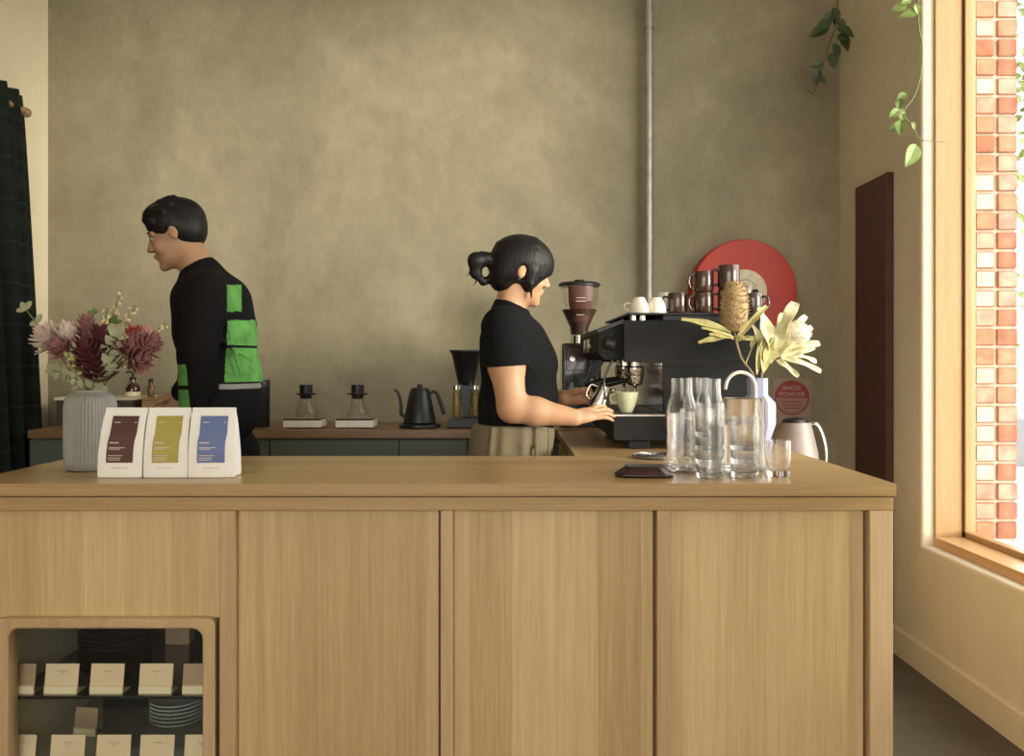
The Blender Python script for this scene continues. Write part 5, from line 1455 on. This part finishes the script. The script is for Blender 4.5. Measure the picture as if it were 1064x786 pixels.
# t-shirt
S = Field((lo[0], lo[1], .95), (hi[0], hi[1], 1.56), .004)
S.cap(sh_n, W(527.5, 402, -.19), .066, .080, .03); S.cap(sh_f, W(547, 400, .19), .062, .066, .03)
hemz = CAMZ - (381 - CY) * (WD - .19) / F_PX
S.cut((sh_n.x, 0, hemz), (.06, 0, -1))
for (c, r) in torso[:4]: S.ell(W(*c), r, .05, inf=.016)
S.ell(W(541, 412), (.124, .135, .08), .05)
S.ell(W(536, 435), (.122, .152, .10), .06)
S.ell(W(536, 455), (.128, .160, .08), .05)
S.cap(W(524, 339, -.13), W(524, 339, .13), .060, .060, .04); S.cap(neck_lo + Vector((0, 0, -.02)), neck_lo + Vector((.008, 0, .028)), .068, .064, .03)
S.cap(neck_lo + Vector((.006, 0, .005)), neck_hi, .054, .053, .004, 'sub')
for (a_, b_) in (((505, 400, -.11), (560, 428, -.14)), ((500, 352, -.12), (515, 440, -.13))): S.cap(W(*a_), W(*b_), .003, .003, .025)
S.cut(W(531, 314.5), (.41, 0, .91))
S.cut((0, 0, CAMZ - (447 - CY) * WD / F_PX), (.04, 0, -1))
S.mesh('t_shirt', [M['tee']], t, org)
# trousers
T = Field((lo[0], lo[1], .06), (hi[0], hi[1], 1.06), .005)
for (c, r) in torso[4:]: T.ell(W(*c), r, .05, inf=.014)
T.ell(W(533, 446), (.118, .150, .05), .05, inf=.01)
for sy in (-.085, .085):
    hp_, kn, an = Vector((org.x - .01, WD + sy, .86)), Vector((org.x + .012, WD + sy * 1.05, .47)), Vector((org.x - .02, WD + sy * 1.1, .12))
    T.cap(hp_, kn, .115, .095, .03); T.cap(kn, an, .095, .085, .02)
for dx in (512, 524, 545, 558, 570):
    for sy in (-1,):
        T.cap(W(dx, 440, -.165), W(dx - 3 + (dx - 536) * .1, 500, -.19), .004, .006, .03)
T.cut((0, 0, .12), (0, 0, -1)); T.cut((0, 0, W(0, 440).z), (0, 0, 1))
T.mesh('trousers', [M['khaki']], t, org)
for sy in (-.093, .093): foot_mesh(t, (org.x - .03, WD + sy, 0), (1, sy, 0), org, M['shoe'], .235)
# hair
H = Field(tuple(ho + Vector((-.26, -.15, -.17))), tuple(ho + Vector((.18, .15, .17))), .0028)
A = np.array([list(fr[0]), list(fr[1]), list(fr[2])]).T
hE = lambda c, r, k=.02, op='add': H.ell(hd(ho, fr, c), r, k, op, A)
hC = lambda p, q_, a, b, k=.01, op='add': H.cap(hd(ho, fr, p), hd(ho, fr, q_), a, b, k, op)
hE((-.006, 0, .034), (.105, .086, .090))
hE((-.035, 0, -.02), (.070, .074, .060))
hE((.018, 0, .026), (.098, .080, .086), .03)
hE((.03, 0, -.02), (.060, .076, .075), .02)
hE((-.052, 0, -.058), (.040, .052, .032), .02)
# open the face and the ears
hE((.172, 0, -.125), (.145, .17, .142), .006, 'sub')
for s_ in (-1, 1):
    hE((-.001, s_ * .088, -.024), (.018, .026, .036), .006, 'sub')
    hE((-.012, s_ * .085, -.075), (.042, .040, .035), .01, 'sub')
hC((-.06, 0, -.135), (.0, 0, -.135), .045, .055, .01, 'sub')
for s_ in (-1, 1):
    hC((.034, s_ * .074, .0), (.036, s_ * .072, -.045), .012, .010, .012)
    hC((.036, s_ * .072, -.045), (.050, s_ * .063, -.092), .009, .0025, .008)
    for k in range(5):
        f_ = .060 + .010 * k; w_ = s_ * (.070 - .010 * k)
        hC((f_, w_, .035), (f_ + .006, w_ * 1.04, -.018 + .006 * k), .008, .0025, .006)
# locks combed back give the silhouette some relief
for k in range(9):
    a_ = -1.2 + .3 * k
    hC((.03, .078 * math.sin(a_), .03 + .088 * math.cos(a_)), (-.09, .040 * math.sin(a_), .028 + .045 * math.cos(a_)), .007, .009, .010)
# loose bun with a loop
bt0 = (-.105, 0, -.01)
hC((-.08, 0, .0), (-.125, -.01, .012), .028, .018, .015)
hC((-.125, -.01, .012), (-.158, -.012, -.002), .024, .028, .012)
hC((-.158, -.012, -.002), (-.150, -.012, -.045), .028, .020, .012)
hC((-.150, -.012, -.045), (-.118, -.005, -.068), .015, .011, .01)
hC((-.118, -.005, -.068), (-.085, 0, -.045), .011, .016, .012)
for (a_, b_) in (((-.165, -.01, -.03), (-.178, -.01, -.06)), ((-.14, -.02, -.06), (-.150, -.015, -.09)), ((-.175, -.005, .015), (-.185, -.005, .0)), ((-.12, -.01, .03), (-.15, -.01, .035))):
    hC(a_, b_, .004, .0018, .006)
H.mesh('hair', [HAIR_W], t, org)

# milk jug in her far hand
jc = W(625, 413, -.03)
t = thing('milk_jug', 'small steel milk jug tilted in the hand of the woman', 'jug', jc)
tq = Quaternion((0, 1, 0), R(22))
obj('jug_body', Lathe([(0, -.040), (.030, -.040), (.0335, -.036), (.0335, -.01), (.026, .022), (.027, .040), (.0255, .040), (.0245, .022), (.031, -.01), (.031, -.035), (0, -.037)], 32, axis=tq), M['chrome'], t, smooth=40)
obj('spout_lip', Tube([tq @ Vector((.022, 0, .030)), tq @ Vector((.034, 0, .044))], [.009, .003], 8), M['chrome'], t, smooth=True)
obj('handle', Tube([tq @ Vector(p) for p in cr([(-.026, 0, .030), (-.05, 0, .026), (-.052, 0, -.012), (-.033, 0, -.022)])], .0035, 8), M['chrome'], t, smooth=True)

# ---- the man, walking left
MDp = 3.36
org = Vector((P(215, 400, MDp).x, MDp, 0))
t = thing('person', 'dark-haired man in a black sweater with bright green checks, walking past the back bench', 'person', org)
G = lambda px, py, dy=0: P(px, py, MDp + dy)
lo, hi = (org.x - .42, MDp - .34, -.01), (org.x + .42, MDp + .34, 1.88)
B = Field(lo, hi, .0045)
fr = frame((-.94, -.10, -.30), (-.30, 0, 1))
ho = G(184, 243)
head(B, ho, fr, 1.04, True)
nl, nh = G(213, 292), hd(ho, fr, (-.015, 0, -.05))
B.cap(nh, nl, .056, .066, .03)
torso = [((220, 312, 0), (.115, .17, .085)), ((224, 345, 0), (.125, .165, .11)), ((229, 385, 0), (.118, .155, .11)), ((233, 425, 0), (.120, .16, .10))]
for c, r in torso: B.ell(G(*c), r, .06)
B.cap(G(215, 305, -.15), G(215, 305, .15), .062, .062, .05)
sh_n, el_n, wr_n = G(213, 309, -.19), G(205, 368, -.23), G(200, 424, -.20)
sh_f, el_f, wr_f = G(215, 309, .19), G(222, 370, .23), G(190, 410, .22)
B.cap(sh_n, el_n, .058, .046, .03); B.cap(el_n, wr_n, .044, .029, .02)
B.cap(sh_f, el_f, .058, .046, .03); B.cap(el_f, wr_f, .044, .029, .02)
hand(B, wr_n, Vector((-.12, 0, -1)), (0, -1, 0), curl=(.3, .35, .3), sc=1.05, thumb_side=1, spread=.05, wr=.028, thumb_out=.4)
hand(B, wr_f, Vector((-.6, 0, -.8)), (0, 1, 0), curl=(.3, .35, .3), sc=1.05, thumb_side=-1, spread=.05, wr=.028, thumb_out=.4)
legs = [(Vector((org.x + .05, MDp - .09, .90)), Vector((org.x - .08, MDp - .09, .48)), Vector((org.x - .16, MDp - .09, .09))), (Vector((org.x + .06, MDp + .09, .90)), Vector((org.x + .09, MDp + .09, .49)), Vector((org.x + .27, MDp + .09, .13)))]
for h_, k_, a_ in legs:
    B.cap(h_, k_, .092, .060, .03); B.cap(k_, a_, .058, .038, .02); B.cap(a_, a_ + Vector((-.12, 0, -.05)), .036, .024, .02)
lipc = np.array(hd(ho, fr, (.104, 0, -.063)))
B.mesh('body', [M['skin_man'], M['lips']], t, org, lambda c: (np.linalg.norm((c - lipc) * np.array([1, 1, 1.7]), axis=1) < .016))
eyes(t, ho, fr, org, 1.04)
S = Field((lo[0], lo[1], .95), (hi[0], hi[1], 1.65), .0045)
for c, r in torso[:3]: S.ell(G(*c), r, .06, inf=.022)
S.ell(G(231, 405), (.135, .175, .09), .06)
S.cap(G(215, 305, -.15), G(215, 305, .15), .074, .074, .05); S.cap(nl + Vector((0, 0, -.03)), nl + Vector((-.012, 0, .022)), .08, .075, .04)
S.cap(sh_n, el_n, .072, .064, .03); S.cap(el_n, wr_n + Vector((0, 0, .01)), .064, .046, .02)
S.cap(sh_f, el_f, .072, .062, .03); S.cap(el_f, wr_f + Vector((0, 0, .01)), .062, .044, .02)
S.cap(nl + Vector((-.01, 0, .012)), nh, .062, .062, .004, 'sub')
for (a_, b_) in (((190, 350, -.26), (216, 362, -.27)), ((195, 385, -.25), (212, 392, -.25)), ((235, 330, -.17), (250, 390, -.15)), ((225, 350, -.18), (262, 375, -.12))): S.cap(G(*a_), G(*b_), .005, .005, .025)
hz_b = CAMZ - (398 - CY) * MDp / F_PX
g = S.grid((G(222, 0).x, MDp - .19, .95), (hi[0], MDp + .2, 1.3))
sl, X = g; S.a[sl] = np.maximum(S.a[sl], -np.maximum(X[..., 2] - hz_b, np.minimum(0, -(X[..., 0] * 0)))) if False else np.maximum(S.a[sl], np.where(X[..., 1] > MDp - .17, hz_b - X[..., 2], -1))
def check(c):
    px = CX + c[:, 0] * F_PX / c[:, 1]; z = c[:, 2]
    py = CY + (CAMZ - z) * F_PX / c[:, 1]
    up = (px > 225) & (px < 251) & (py > 296) & (py < 324)
    low = (px > 237 - (py - 330) * .06) & (py > 333) & (py < 397) & ~((py > 359) & (py < 362))
    back = c[:, 1] < MDp + .02
    far = (c[:, 1] >= MDp + .02) & (c[:, 0] > G(240, 0).x) & (z < 1.38) & (z > 1.17)
    fore = (c[:, 1] < MDp - .155) & (z < 1.235) & (z > 1.04) & (c[:, 0] < G(222, 0).x) & ~((z < 1.165) & (z > 1.15))
    arm = (c[:, 1] < MDp - .165) & (px < 236)
    return (((up | low) & back & ~arm) | far | fore)
S.mesh('sweater', [M['knit'], M['knit_green']], t, org, check)
T = Field((lo[0], lo[1], .08), (hi[0], hi[1], 1.2), .005)
T.ell(G(232, 425), (.125, .165, .12), .05, inf=.008); T.ell(G(231, 408), (.118, .155, .08), .05, inf=.01)
for h_, k_, a_ in legs: T.cap(h_, k_, .108, .082, .03); T.cap(k_, a_ + Vector((0, 0, .02)), .080, .062, .02)
T.cut((0, 0, hz_b + .004), (0, 0, 1)); T.cut((0, 0, .115), (0, 0, -1))
T.mesh('trousers', [M['trousers']], t, org)
U = Field((lo[0], lo[1], 1.05), (hi[0], hi[1], 1.3), .005)
U.ell(G(231, 404), (.130, .168, .10), .05, inf=.006); U.cut((0, 0, hz_b + .01), (0, 0, 1)); U.cut((0, 0, hz_b - .022), (0, 0, -1))
U.mesh('undershirt_hem', [M['hem']], t, org)
foot_mesh(t, (legs[0][2].x, MDp - .09, 0), (-1, 0, 0), org, M['shoe'], .27)
foot_mesh(t, (legs[1][2].x, MDp + .09, 0.02), (-1, 0, 0), org, M['shoe'], .27)
H = Field(tuple(ho + Vector((-.18, -.14, -.15))), tuple(ho + Vector((.18, .14, .18))), .0032)
A = np.array([list(fr[0]), list(fr[1]), list(fr[2])]).T
hE((-.010, 0, .040), (.108, .087, .092)); hE((-.04, 0, .0), (.068, .080, .072)); hE((.03, 0, .085), (.07, .065, .045), .02)
hE((.125, 0, -.055), (.085, .10, .095), .012, 'sub')
for s_ in (-1, 1): hE((.01, s_ * .088, -.03), (.030, .028, .040), .008, 'sub'); hE((.05, s_ * .07, -.08), (.06, .05, .07), .01, 'sub')
hC((-.07, 0, -.12), (.0, 0, -.14), .06, .06, .01, 'sub')
random.seed(3)
for k in range(40):
    a, b = random.uniform(-1.2, 1.2), random.uniform(-.3, 1.4)
    p = Vector((-.010 + .105 * math.sin(b) * math.cos(a), .085 * math.sin(a), .04 + .09 * math.cos(b) * math.cos(a)))
    hC(p, p + Vector((.012, 0, .006)), .010, .004, .008)
H.mesh('hair', [HAIR_W], t, org)

# ------------------------------------------------------------------ daylight
w = bpy.data.worlds.new('World'); SC.world = w; w.use_nodes = True
nt_ = w.node_tree; nt_.nodes.clear()
bg = nt_.nodes.new('ShaderNodeBackground'); bg.inputs[1].default_value = 6.0
tcw = nt_.nodes.new('ShaderNodeTexCoord'); sx_ = nt_.nodes.new('ShaderNodeSeparateXYZ'); nt_.links.new(tcw.outputs['Generated'], sx_.inputs[0])
rw = nt_.nodes.new('ShaderNodeValToRGB'); rw.color_ramp.elements[0].position = 0; rw.color_ramp.elements[0].color = (.75, .72, .66, 1); rw.color_ramp.elements[1].position = 1; rw.color_ramp.elements[1].color = (.86, .86, .86, 1)
e_ = rw.color_ramp.elements.new(.12); e_.color = (1.0, .975, .925, 1)
nt_.links.new(sx_.outputs['Z'], rw.inputs[0]); nt_.links.new(rw.outputs[0], bg.inputs[0])
wo_ = nt_.nodes.new('ShaderNodeOutputWorld'); nt_.links.new(bg.outputs[0], wo_.inputs[0])
sl_ = bpy.data.lights.new('hazy_sun', 'SUN'); sl_.energy = 4.4; sl_.angle = R(14); sl_.color = (1, .91, .76)
so_ = bpy.data.objects.new('hazy_sun', sl_); C.objects.link(so_)
so_.rotation_euler = Vector((-1.4, .95, -.15)).to_track_quat('-Z', 'Y').to_euler()
def portal(name, loc, rot, sx, sy):
    l = bpy.data.lights.new(name, 'AREA'); l.shape = 'RECTANGLE'; l.size = sx; l.size_y = sy
    o = bpy.data.objects.new(name, l); C.objects.link(o); o.location = loc; o.rotation_euler = rot
    l.cycles.is_portal = True
    return o
portal('window_portal', (2.06, (WY0 + WY1) / 2, (WZ0 + WZ1) / 2), (0, R(90), 0), 3.0, WY1 - WY0 + .1)
portal('front_portal', (-.3, YF - .21, 1.7), (R(90), 0, 0), 3.5, 2.5)
SC.view_settings.view_transform = 'Standard'; SC.view_settings.look = 'None'; SC.view_settings.gamma = 1; SC.view_settings.exposure = 0.0
SC.view_settings.use_curve_mapping = False
SC.cycles.max_bounces = 16; SC.cycles.transmission_bounces = 16; SC.cycles.transparent_max_bounces = 24; SC.cycles.diffuse_bounces = 5; SC.cycles.glossy_bounces = 5
SC.cycles.sample_clamp_indirect = 8
SC.cycles.use_denoising = True
